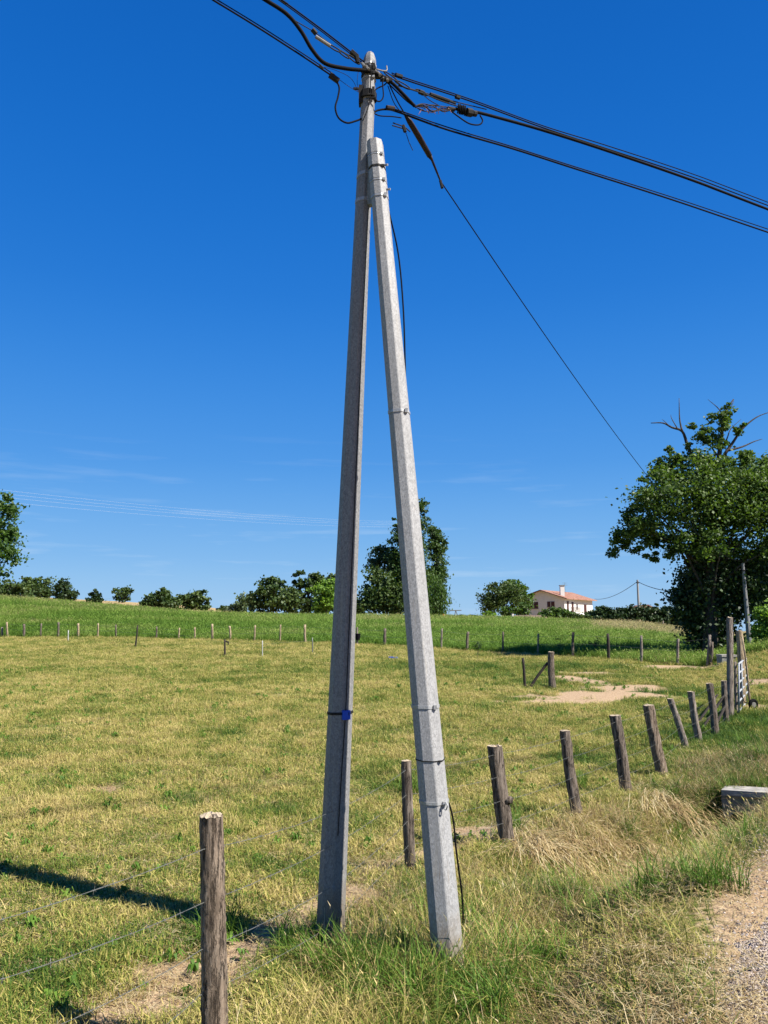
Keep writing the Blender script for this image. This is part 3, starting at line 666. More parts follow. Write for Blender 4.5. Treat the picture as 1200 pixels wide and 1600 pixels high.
# left upper twin
L3 = [(400, -27), (440, 0), (500, 44), (552, 84), (568, 96), (578, 104)]
c5 = cable('telephone_cable', 'thin twin cable from top edge down to the left of the pole cap', [(ext(lps(L3), 3.), .0062), (ext(lps([(x-3, y+1) for x, y in L3], .05), 3.), .0045)])
b = B(); b.tube(lps([(548, 80), (557, 88), (559, 98)]), [.024, .026, .016], 6); b.build('wedge_clamp', MIRON, c5)
c6 = cable('tension_strand', 'tension strand with grey turnbuckle left of the pole top', [(lps([(462, 33), (491, 50), (515, 68), (548, 88), (566, 100)]), .0038)], MIRON)
b = B(); b.tube(lps([(488, 46), (494, 53)]), .02, 8); b.build('strand_grip', MIRON, c6)
b = B(); b.tube(lps([(493, 57), (516, 72)]), .014, 8); b.build('turnbuckle', MTOOTH, c6)
b = B(); link(b, 513, 70, 532, 81, .013); link(b, 530, 80, 546, 91, .012); link(b, 544, 86, 562, 100, .014); b.build('chain_link', MIRON, c6, True)
# left lower twin with clamp and drip loop
L1 = [(290, -27), (333, 0), (400, 41), (470, 86), (521, 120)]
c7 = cable('telephone_cable', 'lower left twin cable ending in a clamp and hanging drip loop', [(ext(lps(L1), 3.), .007), (ext(lps([(x+2, y-3) for x, y in L1], .04), 3.), .0045)])
b = B(); b.tube(lps([(515, 117), (529, 127)]), .024, 8); b.tube(lps([(499, 102), (505, 108)]), .014, 6); b.build('clamp', MIRON, c7)
b = B(); b.tube(spl(lps([(525, 125), (530, 137), (528, 152), (524, 168), (529, 184), (542, 192), (556, 189), (566, 185)], 0), 8), .0075, 8); b.build('drip_loop', MBLK, c7, True)
for P in ([(527, 122), (545, 135), (562, 145)], [(502, 104), (525, 110), (548, 122), (560, 143)], [(560, 110), (558, 128), (560, 143)]):
    B().tube(spl(lps(P), 4), .0022, 5).build('tie_wire', MIRON, c7)
# lower right cable
R3 = [(583, 176), (592, 172), (606, 171), (625, 176), (700, 203), (800, 232), (900, 264), (1050, 312), (1200, 363)]
c8 = cable('telephone_cable', 'lowest cable arching from pole side to the right edge', [(ext(lps(R3, .02), 0, 6.), .0085), (ext(lps([(605, 168), (625, 173), (700, 199), (800, 229), (900, 261), (1050, 308), (1200, 358)], .06), 0, 6.), .005)])
b = B(); b.tube(lps([(604, 168), (616, 170)]), .02, 8); b.build('clamp', MBRN, c8)
b = B(); b.tube(spl(lps([(584, 177), (594, 181), (612, 182), (627, 184)], .0), 6), .005, 8); b.build('tail_loop', MBLK, c8, True)
# loops at the pole head
c9 = cable('jumper_cable', 'small black jumper loops hanging right of the pole top', [(lps([(583, 152), (587, 140), (600, 133), (607, 126)], -.06), .0055), (lps([(583, 150), (588, 157), (594, 158), (599, 150), (598, 128), (604, 118)], -.09), .0055)])
pw = [PB.lerp(PT, on(PB, PT, r)[1])+Vector((o, -.075, 0)) for r, o in ((112, .02), (135, .018), (155, .022), (175, .012), (198, -.03))]
c10 = cable('jumper_cable', 'thin wire hanging down the face of the pole head', [(pw, .004)])
for x, y in ((590, 113), (596, 118), (585, 108), (602, 121), (572, 104), (566, 99)): B().tube([lp(x, y, -.05), lp(x+4, y+5, -.09)], random.uniform(.008, .014), 6).build('bolt', MTOOTH, pole)
b = B(); b.tube(spl([lp(584, 107, 0), lp(603, 111, 0), lp(604, 103, 0)], 3), .007, 6); b.build('insulator_pin', MTOOTH, pole)
b = B()
for x, y in ((581, 114), (575, 109), (598, 123), (592, 119), (609, 126)): b.box(lp(x, y, -.06), (.045, .04, .03))
b.tube(lps([(570, 101), (586, 110), (606, 124)], -.03), .011, 6); b.build('anchor_bracket', MIRON, pole)
# descending drop: splice tube, then thin wire to the far roadside pole
T1, T2 = lp(608, 133, -.02), None
FPB = Vector((pt(1172, 1012, 37).x, 37., 1.05)); FPT = pt(1160.5, 880, 37)
A0 = pt(689, 284, 6.9)
def sag(a, b, s, n=16): return [a.lerp(b, t)-Vector((0, 0, s*4*t*(1-t))) for t in np.linspace(0, 1, n)]
a1 = [pt(609, 134, 6.05), pt(622, 160, 6.2), pt(636, 184, 6.35)]
c11 = cable('drop_wire', 'thin drop wire descending from the brown splice tube towards the big oak', [(a1, .006), ([pt(606, 134, 6.05), pt(617, 163, 6.18), pt(637, 186, 6.35)], .004), (sag(A0, FPT+Vector((0, 0, .1)), .95), .0058)])
b = B(); b.tube([pt(634, 181, 6.33), pt(640, 190, 6.38), pt(655, 215, 6.5), pt(671, 243, 6.7)], [.014, .026, .028, .026], 10); b.tube([pt(671, 243, 6.7), pt(675, 250, 6.73), pt(689, 285, 6.9)], [.024, .012, .008], 8); b.build('splice_tube', MBRN, c11, True)
b = B(); b.tube([pt(614, 192, 6.3), pt(632, 198, 6.35), pt(641, 206, 6.4)], .006, 6); b.tube([pt(613, 196, 6.3), pt(630, 201, 6.35)], .006, 6); b.tube([pt(630, 196, 6.35), pt(633, 206, 6.35)], .016, 6)
b.build('fitting', MIRON, c11)
b = B(); b.tube([pt(634, 207, 6.35), pt(639, 222, 6.35), pt(645, 235, 6.35)], .0035, 5); b.build('tail', MIRON, c11)
b = B(); b.tube([pt(680, 262, 6.8), pt(687, 278, 6.85), pt(690, 292, 6.85)], .005, 6); b.tube([pt(688, 282, 6.85), pt(691, 294, 6.85)], .014, 6); b.build('fitting', MIRON, c11)
# cable that hangs behind the strut and down its right side
P = [on(SB, ST, 310)[0]+Vector((.06, .10, 0)), pt(622, 395, 5.95), pt(630, 480, 5.93), pt(633, 570, 5.92), pt(634, 640, 5.90), pt(645, 800, 5.86), pt(662, 1000, 5.8), pt(684, 1200, 5.74), pt(706, 1270, 5.72), pt(713, 1330, 5.7), pt(722, 1400, 5.7), pt(724, 1450, 5.7)]
cable('service_cable', 'slim black cable hanging behind the strut and reaching the grass at its foot', [(P, .0065)])

# ------------------------------------------------------------------ posts
def post(name, label, base, top, r, mat, rough=.12, sides=12, rings=10, cut=True, cat='post', group=None, knot=False, seed=0, square=False):
    rg = np.random.default_rng(seed+100); base, top = Vector(base), Vector(top); V = []; F = []
    lf = rg.normal(0, 1, (sides,)); ax = top-base
    bow = Vector((rg.normal(0, .012), rg.normal(0, .012), 0))*ax.length
    for i in range(rings+1):
        t = i/rings; c = base.lerp(top, t)+bow*math.sin(math.pi*t)
        for j in range(sides):
            a = 2*math.pi*j/sides; rr = r*(1.06-.12*t)*(1+rough*lf[j]*.55+rough*.45*rg.normal())
            if square: rr *= 1/max(abs(math.cos(a)), abs(math.sin(a)))*.85
            V.append(c+Vector((math.cos(a), math.sin(a), 0))*rr+Vector((0, 0, (rg.normal(0, .05*r) if i == rings else 0))))
    for i in range(rings):
        for j in range(sides): F.append((i*sides+j, i*sides+(j+1) % sides, (i+1)*sides+(j+1) % sides, (i+1)*sides+j))
    o = thing(name, label, cat, tuple(base), group) if cut else None
    n = len(V); cap = [V[rings*sides+j] for j in range(sides)]; ctr = sum(cap, Vector())/sides+Vector((0, 0, r*.12))
    if cut:
        b = B(); b.add(V, F); b.build('trunk', mat, o, True)
        b = B(); V2 = [c+Vector((0, 0, .003)) for c in cap]+[ctr.lerp(c, .5)+Vector((0, 0, r*.1*rg.normal())) for c in cap]+[ctr]; F2 = []
        for j in range(sides): k = (j+1) % sides; F2 += [(j, k, sides+k, sides+j), (sides+j, sides+k, 2*sides)]
        b.add(V2, F2); b.build('cut_top', MCUT, o)
        if knot:
            b = B(); c = base.lerp(top, .55)+Vector((r*.9, -r*.3, 0)); b.tube([c-Vector((r*.5, 0, .03)), c+Vector((r*.1, 0, 0)), c+Vector((r*.35, -.01, .02))], [r*.5, r*.55, r*.3], 8); b.build('knot', mat, o, True)
        return o
    F.append(tuple(rings*sides+j for j in range(sides)))
    return tag(mesh(name, V, F, mat, None, True, origin=tuple(base)), label, cat, group)
GP = 'wooden posts of the near barbed wire fence'
near = [  # top px, base px, Y, half width px, material, label
 ((330, 1275), (335, 1669), 4.35, 19, MPOST, 'thick grey bark-covered post nearest the camera, left of the A-frame pole'),
 ((635, 1189), (643, 1370), 7.36, 8.5, MPOSTD, 'slim dark post seen between the two members of the A-frame pole'),
 ((773, 1166), (796, 1332), 8.14, 11.5, MPOSTD, 'stout dark post with a side knot, first one right of the strut'),
 ((882, 1142), (905, 1285), 9.3, 8.5, MPOSTD, 'dark leaning post with flat sawn top, between the knotted post and the paler leaning ones'),
 ((961, 1118), (979, 1247), 10.55, 8.5, MPOSTD, 'rough dark post below the bare dirt patch, left of the thick leaning post'),
 ((1013, 1102), (1038, 1219), 11.7, 9, MPOST, 'thick brown post leaning left with pale round cut top'),
 ((1047, 1092), (1075, 1180), 13.8, 5, MPOSTG, 'thin grey split stake leaning strongly left'),
 ((1080, 1081), (1097, 1172), 14.4, 5.5, MPOSTG, 'pale split post leaning left, next to the thin strongly leaning stake'),
 ((1108, 1068), (1117, 1162), 15.1, 5.5, MPOSTD, 'narrow brown post just before the gate corner'),
 ((1131, 1064), (1137, 1140), 16.3, 4.5, MPOSTD, 'short dark post tight against the tall gate post')]
posts = []
for i, (tp, bp, Y, hw, m, lb) in enumerate(near):
    t = pt(*tp, Y); b_ = pt(*bp, Y); dp = t-b_; b_ = b_-dp.normalized()*.12; r = hw*depth(t)/FPX
    posts.append((t, b_)); post('fence_post', lb, b_, t, r, m, .11 if i else .07, 28 if i == 0 else 14, 60 if i == 0 else 16, True, 'fence post', GP, knot=(i == 2), seed=i)
# barbed wire: strands run from post to post, stapled to the poles on the way
def barbed(k, label):
    P = []
    fr = (.93, .72, .50, .30)[k]
    z0 = (1.10, .83, .60, .38)[k]
    pA = posts[0][0].copy(); rA = .07
    P.append(pt((-60, -60, 60, 130)[k], (1455, 1549, 1616, 1690)[k], 3.05)); P.append(Vector((pA.x-.02, 4.35-rA, z0)))
    q, t = on(PB, PT, (1262, 1315, 1380, 1440)[k]); P.append(q+Vector((-.02, -.115, 0)))
    for t_, b_ in posts[1:]:
        L = (t_.z-.02); zz = b_.z+.1+(t_.z-b_.z-.1)*fr; c = b_.lerp(t_, (zz-b_.z)/(t_.z-b_.z)); P.append(c+Vector((-.01, -.05, 0)))
    P.append(pt(1139, 1085+k*14, 16.85))
    S = []
    for i in range(len(P)-1): S += sag(P[i], P[i+1], .015+.01*random.random(), 7)[:-1]
    S.append(P[-1])
    t = thing('barbed_wire', label, 'barbed wire', tuple(P[1]), 'strands of the near barbed wire fence')
    b = B(); b.tube(S, [.0012 if p.y < 6 else .001 for p in S], 5); b2 = [p+Vector((0, .002*math.sin(i*2.1), .003*math.cos(i*2.1))) for i, p in enumerate(S)]; b.tube(b2, .001, 4); b.build('strand', MWIRE, t)
    b = B()
    for i in range(len(S)-1):
        L = (S[i+1]-S[i]).length; nb = max(1, int(L/.11))
        for j in range(nb):
            if S[i].y > 9.5: continue
            c = S[i].lerp(S[i+1], (j+.5)/nb); d_ = (S[i+1]-S[i]).normalized(); u = d_.orthogonal(); u.rotate(Matrix.Rotation(random.random()*6.28, 3, d_)); v = d_.cross(u)
            b.tube([c-u*.014, c+u*.014+d_*.004], .001, 4); b.tube([c-v*.012+d_*.006, c+v*.012], .001, 4); b.tube([c-d_*.005, c+d_*.006], .0026, 5)
    b.build('barbs', MWIRE, t)['kind'] = 'stuff'
for k, lb in enumerate(('uppermost strand of barbed wire near the post tops', 'second barbed wire strand below the top one', 'third barbed wire strand at knee height', 'lowest barbed wire strand close to the grass')): barbed(k, lb)

# gate corner
def px_post(name, label, tp, bp, Y, hw, m, **k):
    t = pt(*tp, Y); b_ = pt(*bp, Y); b_ = b_-(t-b_).normalized()*.12
    return post(name, label, b_, t, hw*depth(t)/FPX, m, **k)
def conc(name, sc=12): return None
px_post('gate_post', 'tall weathered concrete post with rounded top and ivy at its foot by the gate', (1140, 965), (1141, 1142), 16.9, 5.3, MPOSTG, rough=.03, sides=12, rings=18, cat='gate post', square=True, cut=True, seed=50)
px_post('gate_post', 'brown round wooden post behind the tall one, holding the white gate', (1155, 986), (1158, 1100), 18.6, 5.2, MPOSTP, rough=.06, sides=12, rings=12, cat='gate post', seed=51)
px_post('prop_plank', 'thin pale plank leaning against the wooden gate post', (1160, 995), (1171, 1090), 18.2, 1.6, MPOSTP, cut=False, sides=6, rings=4, cat='plank', seed=52)
px_post('gate_jamb', 'narrow grey stake standing in the gap between gate post and gate', (1149, 1034), (1151, 1116), 17.2, 2.2, MPOSTG, cut=False, sides=8, rings=6, cat='post', seed=53)
g0, g1 = pt(1153.5, 1112, 16.9), pt(1168, 1094, 19.6); gt0, gt1 = pt(1153.5, 1038, 16.9), pt(1165.5, 1029, 19.6); gt1.x = g1.x = (g1.x+gt1.x)/2
gate = thing('field_gate', 'white tubular field gate seen almost edge on, left slightly open', 'gate', tuple(g0))
for i in range(6):
    b = B(); t = i/5; b.tube([g0.lerp(gt0, t), g1.lerp(gt1, t)], .022, 8); b.build('rail', MGATE, gate, True)
for i in range(4):
    b = B(); t = i/3; b.tube([g0.lerp(g1, t)-Vector((0, .03, .02)), gt0.lerp(gt1, t)-Vector((0, .03, -.02))], .02, 8); b.build('upright', MGATE, gate, True)
wc = pt(1177, 1101, 17.6); wh = None
def torus(b, c, ax, R, r, n=20, k=8):
    ax = Vector(ax).normalized(); x = ax.orthogonal().normalized(); y = ax.cross(x)
    V = [c+(x*math.cos(a)+y*math.sin(a))*(R+r*math.cos(q))+ax*(r*math.sin(q)) for a in np.linspace(0, 6.283, n, False) for q in np.linspace(0, 6.283, k, False)]
    b.add(V, [(i*k+j, i*k+(j+1) % k, ((i+1) % n)*k+(j+1) % k, ((i+1) % n)*k+j) for i in range(n) for j in range(k)])
wa = Vector((.35, -.94, 0)); b = B(); torus(b, wc, wa, .095, .035); wh = b.build('wheel', MBLK, gate, True)
b = B(); b.tube([wc-wa*.02, wc+wa*.025], .06, 12); b.build('hub', MTOOTH, wh); b = B(); b.tube([wc, wc+Vector((-.15, .1, .05)), wc+Vector((-.2, .2, .3))], .012, 6); b.build('fork', MIRON, wh)
cb = thing('concrete_block', 'grey concrete trough block in the shade beside the oak trunk', 'block', tuple(pt(1130, 1040, 31)))
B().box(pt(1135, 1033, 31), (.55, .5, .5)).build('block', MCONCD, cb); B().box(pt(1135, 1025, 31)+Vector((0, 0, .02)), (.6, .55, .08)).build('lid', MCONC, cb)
# dark branches propped behind the corner posts
for i, (a, c, lb) in enumerate((((1121, 1085), (1092, 1122), 'dark branch lying behind the pale split post, left of two'), ((1134, 1082), (1098, 1132), 'longest dark prop branch leaning behind the narrow brown post'), ((1134, 1100), (1120, 1124), 'short dark prop branch nearest the tall gate post'))):
    post('prop_branch', lb, pt(*c, 15.9)-Vector((0, 0, .05)), pt(*a, 16.3), .028, MDARKW, .1, 8, 6, False, 'branch', None, seed=60+i)
bh = pt(1087, 1068, 17.5); post('prop_branch', 'thin dark twig lying level in the grass behind the fence', pt(1080, 1085, 16.3), pt(1104, 1089, 16.3), .015, MDARKW, .2, 6, 5, False, 'branch', seed=66)
# braced stub post in the pasture
Yb = ground(864, 1075).y
px_post('brace_post', 'thick round strainer post standing alone in the pasture', (861, 1019), (864, 1075), Yb, 5.2, MPOSTD, cat='fence post', seed=70)
px_post('brace_strut', 'diagonal dark pole propped against the lone strainer post', (856, 1035), (829, 1073), Yb+.05, 2.6, MDARKW, cut=False, cat='brace', seed=71)
px_post('stake', 'thin black stake left of the lone strainer post', (817, 1028), (820, 1071), Yb, 2., MDARKW, cut=False, sides=8, rings=5, cat='stake', seed=72)

# far fence: each post on the line between pasture and meadow
FP = [(4, 980, 997, 0), (12, 972, 996, 2), (37, 975, 995, 1), (64, 974, 996, 1), (91, 972, 996, 1), (122, 974, 996, 2), (153, 974, 998, 2), (181, 976, 999, 1), (244, 979, 1000, 1), (279, 981, 1001, 2), (304, 980, 1001, 2), (332, 975, 1001, 2), (360, 978, 1002, 2), (398, 977, 1004, 2), (437, 976, 1006, 2), (478, 976, 1007, 2), (601, 982, 1010, 1), (690, 982, 1017, 0), (730, 987, 1018, 1), (785, 987, 1021, 1), (840, 990, 1023, 2), (895, 988, 1027, 1), (951, 990, 1029, 3), (1002, 993, 1034, 0), (1059, 998, 1040, 0), (1104, 992, 1036, 0), (1111, 1003, 1037, 1)]
lbs = ['grey post at the far left edge of the pasture fence', 'pale post just right of the grey one at the left edge', 'low brown post left of the white electric stake', 'brown post above and left of the white electric stake', 'thin brown post directly beside the white electric stake', 'straight tan post between the white stake and the leaning dark stake', 'broad tan post left of the leaning dark stake', 'brown post close to the left of the leaning dark stake', 'brown post right of the leaning dark stake', 'tan post below the leftmost of the round dark tree pair', 'short bright tan post below the brown hillside trees', 'crooked pale post with hooked top', 'tan post just right of the insulator stake', 'tan post behind the thin white stake in mid pasture', 'straight tan post below the broad dark trees', 'tan post below the bright green tree, left of the tall pole', 'brown post between the two members of the A-frame pole', 'grey post right of the strut near its middle', 'stout brown post in line with the swing frame', 'brown post below the umbrella-shaped pine', 'light forked post below the beige wall', 'brown post below the pale house', 'dark crooked post in the oak shadow', 'thin grey post beside the middle of the shaded strip', 'broad grey post at the right of the shaded strip', 'grey leaning post against the ivy at the oak trunk', 'thin brown stake close to the oak trunk']
ftops = []
for i, ((x, yt, yb, mt), lb) in enumerate(zip(FP, lbs)):
    Y = float(np.interp(x, PXC, FEN_Y)); lean = random.uniform(-1.5, 1.5) if i not in (25,) else 5; mat = (MPOSTG, MPOSTD, MPOSTP, MDARKW)[mt]
    t = pt(x+lean, yt, Y); b_ = pt(x, yb, Y); b_.z = min(b_.z, gz(b_.x, Y))-.1; r = (1.5+random.uniform(0, .9)+(x > 850)*.8+(x in (601, 730))*.8)*Y/FPX*.8
    ftops.append(t)
    post('far_fence_post', lb, b_, t, r, mat, .12, 7, 5, False, 'fence post', 'posts of the far pasture fence', seed=200+i)
for k, lb in enumerate(('upper thin wire of the far pasture fence', 'lower thin wire of the far pasture fence')):
    b = B(); b.tube([p-Vector((0, .05, .15+.4*k)) for p in ftops], .006, 4); tag(b.build('fence_wire', MWIRE, origin=tuple(ftops[10])), lb, 'wire')
# electric fence stakes
es = []
for i, (x, yt, yb, hw, m, lb) in enumerate(((107, 985, 1003, 1.4, MSTK, 'short white electric fence stake at the far left'), (213, 977, 1013, 1.9, MDARKW, 'dark stake leaning right before the far fence'), (351, 999, 1026, 2.2, MDARKW, 'black stake carrying insulators in the far pasture'), (410, 1001, 1028, 1.1, MSTK, 'thin white electric fence stake right of the insulator stake'), (488, 996, 1022, 1.2, MWIRE, 'thin grey stake close to the left of the tall pole'))):
    p = ground(x, yb); px_post('electric_stake', lb, (x+(2 if i == 1 else 0), yt), (x-(2 if i == 1 else 0), yb), p.y, hw*.7, m, cut=False, sides=7, rings=4, cat='stake', group='electric fence stakes in the pasture', seed=300+i); es.append(pt(x, yt+5, p.y))
b = B(); b.tube(es, .004, 4); tag(b.build('electric_wire', MWIRE, origin=tuple(es[2])), 'thin electric fence wire strung between the pasture stakes', 'wire')
b = B(); q = pt(355, 1003, ground(351, 1026).y); b.tube([q+Vector((-.08, 0, .02)), q+Vector((.05, 0, 0)), q+Vector((.06, 0, -.14))], [.03, .045, .03], 8); tag(b.build('insulator', MIRON, origin=tuple(q)), 'black insulator handle on the dark pasture stake', 'insulator')
# bucket on the post behind the tall pole
Y = 49.; t = thing('bucket_post', 'post with a dark bucket hung on it, just right of the tall pole', 'fence post', tuple(pt(558, 1010, Y)))
B().tube([pt(558, 1011, Y)-Vector((0, 0, .1)), pt(558, 980, Y)], .06, 8).build('stake', MPOSTG, t); B().tube([pt(559, 1000, Y-.15), pt(559, 990, Y-.15)], [.13, .19], 12).build('bucket', MBLK, t)
b = B(); q = ground(615, 1030); 
for i in range(7): b.box(q+Vector((random.uniform(-.18, .18), random.uniform(-.1, .1), .04+.03*random.random())), (.16, .12, .07), Matrix.Rotation(random.random()*3, 3, 'Z')@Matrix.Rotation(.5, 3, 'X'))
tag(b.build('blue_bag', simple('blue_plastic', (.03, .08, .35), .4, 0, 20, .3), origin=tuple(q)), 'crumpled blue plastic bag lying in the pasture', 'bag')
# field edge stakes before the hedge
for i, (x, yt, yb, lb) in enumerate(((853, 964, 976, 'thin stake in front of the beige wall'), (889, 966, 977, 'thin stake in front of the shrubs below the house'), (925, 965, 978, 'thin stake at the left end of the dark hedge'), (961, 968, 980, 'pale stake before the dark hedge left of the grey pole'), (1000, 968, 984, 'grey stake directly below the grey distant pole'), (1036, 970, 987, 'pale stake before the hedge right of the grey pole'), (1069, 976, 992, 'light stake before the ivy mass of the oak'))):
    Y = float(np.interp(x, PXC, CRE_Y))-1; px_post('edge_stake', lb, (x, yt), (x, yb+1), Y, .9, MPOSTG if i % 2 else MPOSTP, cut=False, sides=6, rings=3, cat='stake', group='stakes along the field edge', seed=400+i)

# culvert headwall
hw = thing('culvert_headwall', 'pale concrete headwall at the end of the ditch', 'headwall', (4.9, 10.6, 0))
a = pt(1131, 1231, 10.5); c = pt(1215, 1236, 10.15); dz = Vector((0, 0, 1))
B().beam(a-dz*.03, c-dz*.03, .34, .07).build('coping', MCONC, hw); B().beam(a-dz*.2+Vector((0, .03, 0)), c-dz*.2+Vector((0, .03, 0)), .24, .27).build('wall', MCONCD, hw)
m = M('dark_pipe_inside'); PIPE = m.fin((.02, .018, .015), .9); q = a.lerp(c, .28); b = B(); b.tube([q+Vector((0, -.12, -.43)), q+Vector((0, .6, -.43))], .17, 16); b.build('pipe_mouth', PIPE, hw)

# ------------------------------------------------------------------ trees
def crown_mesh(name, blobs_, Y, n, size, mat, parent, ythick=1., seed=1, up=.35, sub=None, droop=0., gap=.0):
    """leaves gathered in many small clusters filling the blobs (px centre, px radii at distance Y)"""
    rg = np.random.default_rng(seed); s = Y/FPX; C = []; S = []
    area = np.array([b_[2]*b_[3] for b_ in blobs_], float); area /= area.sum(); ncl = sub or max(12, n//52)
    for (x, y, rx, ry, *o), w in zip(blobs_, area):
        k = max(3, int(ncl*w)); p0 = pt(x, y, Y+(o[0] if o else 0)); v = rg.normal(0, 1, (k, 3)); v /= np.linalg.norm(v, axis=1)[:, None]
        rr = rg.random(k)**.42; v *= (rr*rg.uniform(.82, 1.16, k))[:, None]; v[:, 0] *= rx*s; v[:, 1] *= (rx*.5+ry*.5)*s*ythick; v[:, 2] *= ry*s
        C.append(v+np.array(p0)); S.append(np.full(k, min(rx, ry)*s*.27))
    C = np.concatenate(C); S = np.concatenate(S)*rg.uniform(.6, 1.4, len(C)); m = len(C); tone = rg.normal(0, .15, m)
    ci = rg.integers(0, m, n); g = rg.normal(0, 1, (n, 3)); g[:, 2] *= .6
    P = C[ci]+g*S[ci][:, None]
    if droop: P[:, 2] -= np.abs(rg.normal(0, droop, n))
    nr = rg.normal(0, 1, (n, 3)); nr[:, 2] += up*2; nr /= np.linalg.norm(nr, axis=1)[:, None]
    t = np.cross(nr, rg.normal(0, 1, (n, 3))); t /= np.linalg.norm(t, axis=1)[:, None]; bt = np.cross(nr, t)
    if droop: t = t*.5; bt = bt*.4+np.array([0, 0, -1.2])
    sz = size*rg.uniform(.55, 1.25, n)[:, None]
    V = np.stack([P-t*sz*.5, P-bt*sz*.38, P+t*sz*.5, P+bt*sz*.38+nr*sz*.12], 1).reshape(-1, 3)
    F = np.arange(4*n).reshape(-1, 4); b = np.clip(.5+tone[ci]+rg.normal(0, .18, n), 0, 1)
    return mesh(name, V, F, mat, parent, attrs={'b': ('FACE', b)}), C
def tree(name, label, bl, Y, n, size, mat, trunk, seed=1, group=None, cat='tree', up=.35, ythick=1., limbs=7, droop=0., bark=MBARK, tr=.22, sub=None, lw=.42):
    """trunk: (px x, px y base, px y top) or None"""
    x0, yb, yt = trunk; base = pt(x0, yb, Y); base.z = min(base.z, gz(base.x, Y)+.0)-.2
    t = thing(name, label, cat, tuple(base), group)
    o, C = crown_mesh('crown', bl, Y, n, size, mat, t, ythick, seed, up, sub, droop)
    rg = random.Random(seed); top = pt(x0, yt, Y); b = B(); f = base.lerp(top, .35)
    b.tube(spl([base, f+Vector((rg.uniform(-.1, .1), 0, 0)), top], 4), [tr*(1.15-.8*i/8) for i in range(9)], 8, True)
    for i in range(limbs):
        c = Vector(C[rg.randrange(len(C))]); s0 = base.lerp(top, rg.uniform(.3, .9)); mid = s0.lerp(c, .5)+Vector((0, 0, (c-s0).length*.1))
        b.tube(spl([s0, mid, c], 3), [tr*lw*(1-.13*k) for k in range(7)], 5)
    b.build('trunk', bark, t, True)
    return t
# the big oak on the right
YO = 38.
oakb = [(1105, 790, 90, 62), (1030, 778, 50, 42, -1), (1170, 785, 60, 60), (1000, 822, 42, 26, -1), (975, 836, 28, 14), (1085, 745, 65, 35), (1050, 735, 30, 18), (1150, 730, 55, 28), (1190, 760, 40, 40), (1230, 800, 50, 60), (1020, 850, 50, 18), (1080, 850, 60, 28, -1), (1150, 850, 60, 40), (965, 858, 14, 14), (1010, 868, 22, 9), (990, 790, 22, 18, 1), (1245, 860, 45, 50),
        (1060, 860, 22, 14), (1110, 725, 30, 14), (1165, 718, 34, 14), (1200, 725, 26, 16), (1062, 724, 38, 13), (1012, 742, 20, 11), (1085, 872, 18, 12)]
oak = tree('oak_tree', 'large spreading oak with bare dead branches at its top on the right', oakb, YO, 50000, .175, LOAK, (1110, 1045, 800), 11, limbs=26, tr=.42, sub=430, up=.5, lw=.2)
crown_mesh('top_growth', [(1100, 678, 16, 15), (1082, 668, 8, 8), (1130, 660, 10, 22), (1140, 640, 8, 10), (1118, 690, 22, 12), (1155, 673, 12, 7), (1160, 665, 8, 5), (1050, 704, 17, 5), (1112, 655, 8, 8), (1075, 697, 10, 6)], YO, 2600, .17, LOAK, oak, 1., 12, .4, 110)
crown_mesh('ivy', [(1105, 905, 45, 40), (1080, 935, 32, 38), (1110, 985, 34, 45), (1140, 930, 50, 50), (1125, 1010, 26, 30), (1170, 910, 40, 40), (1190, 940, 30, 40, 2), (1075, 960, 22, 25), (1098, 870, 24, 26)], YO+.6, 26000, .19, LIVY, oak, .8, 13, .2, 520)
def br(L, r, Y=YO): return spl([pt(x, y, Y+(i*.1)) for i, (x, y) in enumerate(L)], 4), r
b = B()
for L, r0 in (([(1090, 730), (1082, 712), (1074, 695), (1066, 674), (1050, 668), (1036, 661), (1017, 661)], .12), ([(1066, 674), (1062, 655), (1061, 622)], .06), ([(1060, 672), (1050, 655), (1048, 648)], .035), ([(1046, 666), (1038, 658), (1034, 655)], .025), ([(1120, 745), (1124, 710), (1128, 680), (1130, 650), (1146, 624)], .15), ([(1129, 655), (1124, 640), (1106, 624)], .05), ([(1132, 710), (1146, 690), (1160, 670), (1182, 652), (1205, 643)], .085), ([(1138, 704), (1160, 698), (1178, 690), (1191, 686)], .06), ([(1128, 700), (1136, 685), (1142, 670), (1158, 655)], .045), ([(1124, 716), (1104, 690), (1088, 684)], .05), ([(1135, 645), (1144, 632), (1147, 625)], .03)):
    P, r = br(L, r0); b.tube(P, [r*(1-.8*i/(len(P)-1)) for i in range(len(P))], 6)
b.build('dead_branches', MBARK, oak, True)
# distant trees
T = 'trees on the skyline behind the meadow'
def TR(label, bl, Y, n, size, mat, trunk, seed, **k): return tree(k.pop('name', 'tree'), label, bl, Y, n, size, mat, trunk, seed, T, **k)
TR('tall dark tree cut by the left picture edge', [(5, 800, 24, 26), (0, 840, 38, 32), (14, 830, 24, 14), (-10, 880, 34, 26), (10, 868, 14, 20), (-60, 830, 50, 60), (-40, 790, 40, 30), (10, 780, 16, 10)], 88, 9000, .42, LMID, (-20, 945, 840), 21, tr=.4)
TR('low bushy tree clump under the leftmost tall tree', [(20, 922, 26, 14), (0, 924, 20, 14), (38, 925, 18, 12)], 150, 3200, .6, LDARK, (20, 940, 925), 22, name='bush')
TR('rounded tree behind the left bushy clump', [(58, 916, 20, 16), (66, 928, 14, 12), (48, 910, 10, 8)], 170, 2400, .65, LDARK, (60, 940, 920), 23)
TR('compact dark tree standing beside the far barn roof', [(98, 918, 12, 12), (102, 930, 20, 11), (96, 908, 6, 5), (113, 931, 9, 9)], 150, 2600, .5, LIVY, (99, 944, 925), 24)
TR('small dark conical tree on the left brown hill', [(148, 930, 8, 6), (148, 940, 17, 7), (150, 924, 5, 3)], 128, 1500, .4, LIVY, (148, 953, 935), 25, tr=.15)
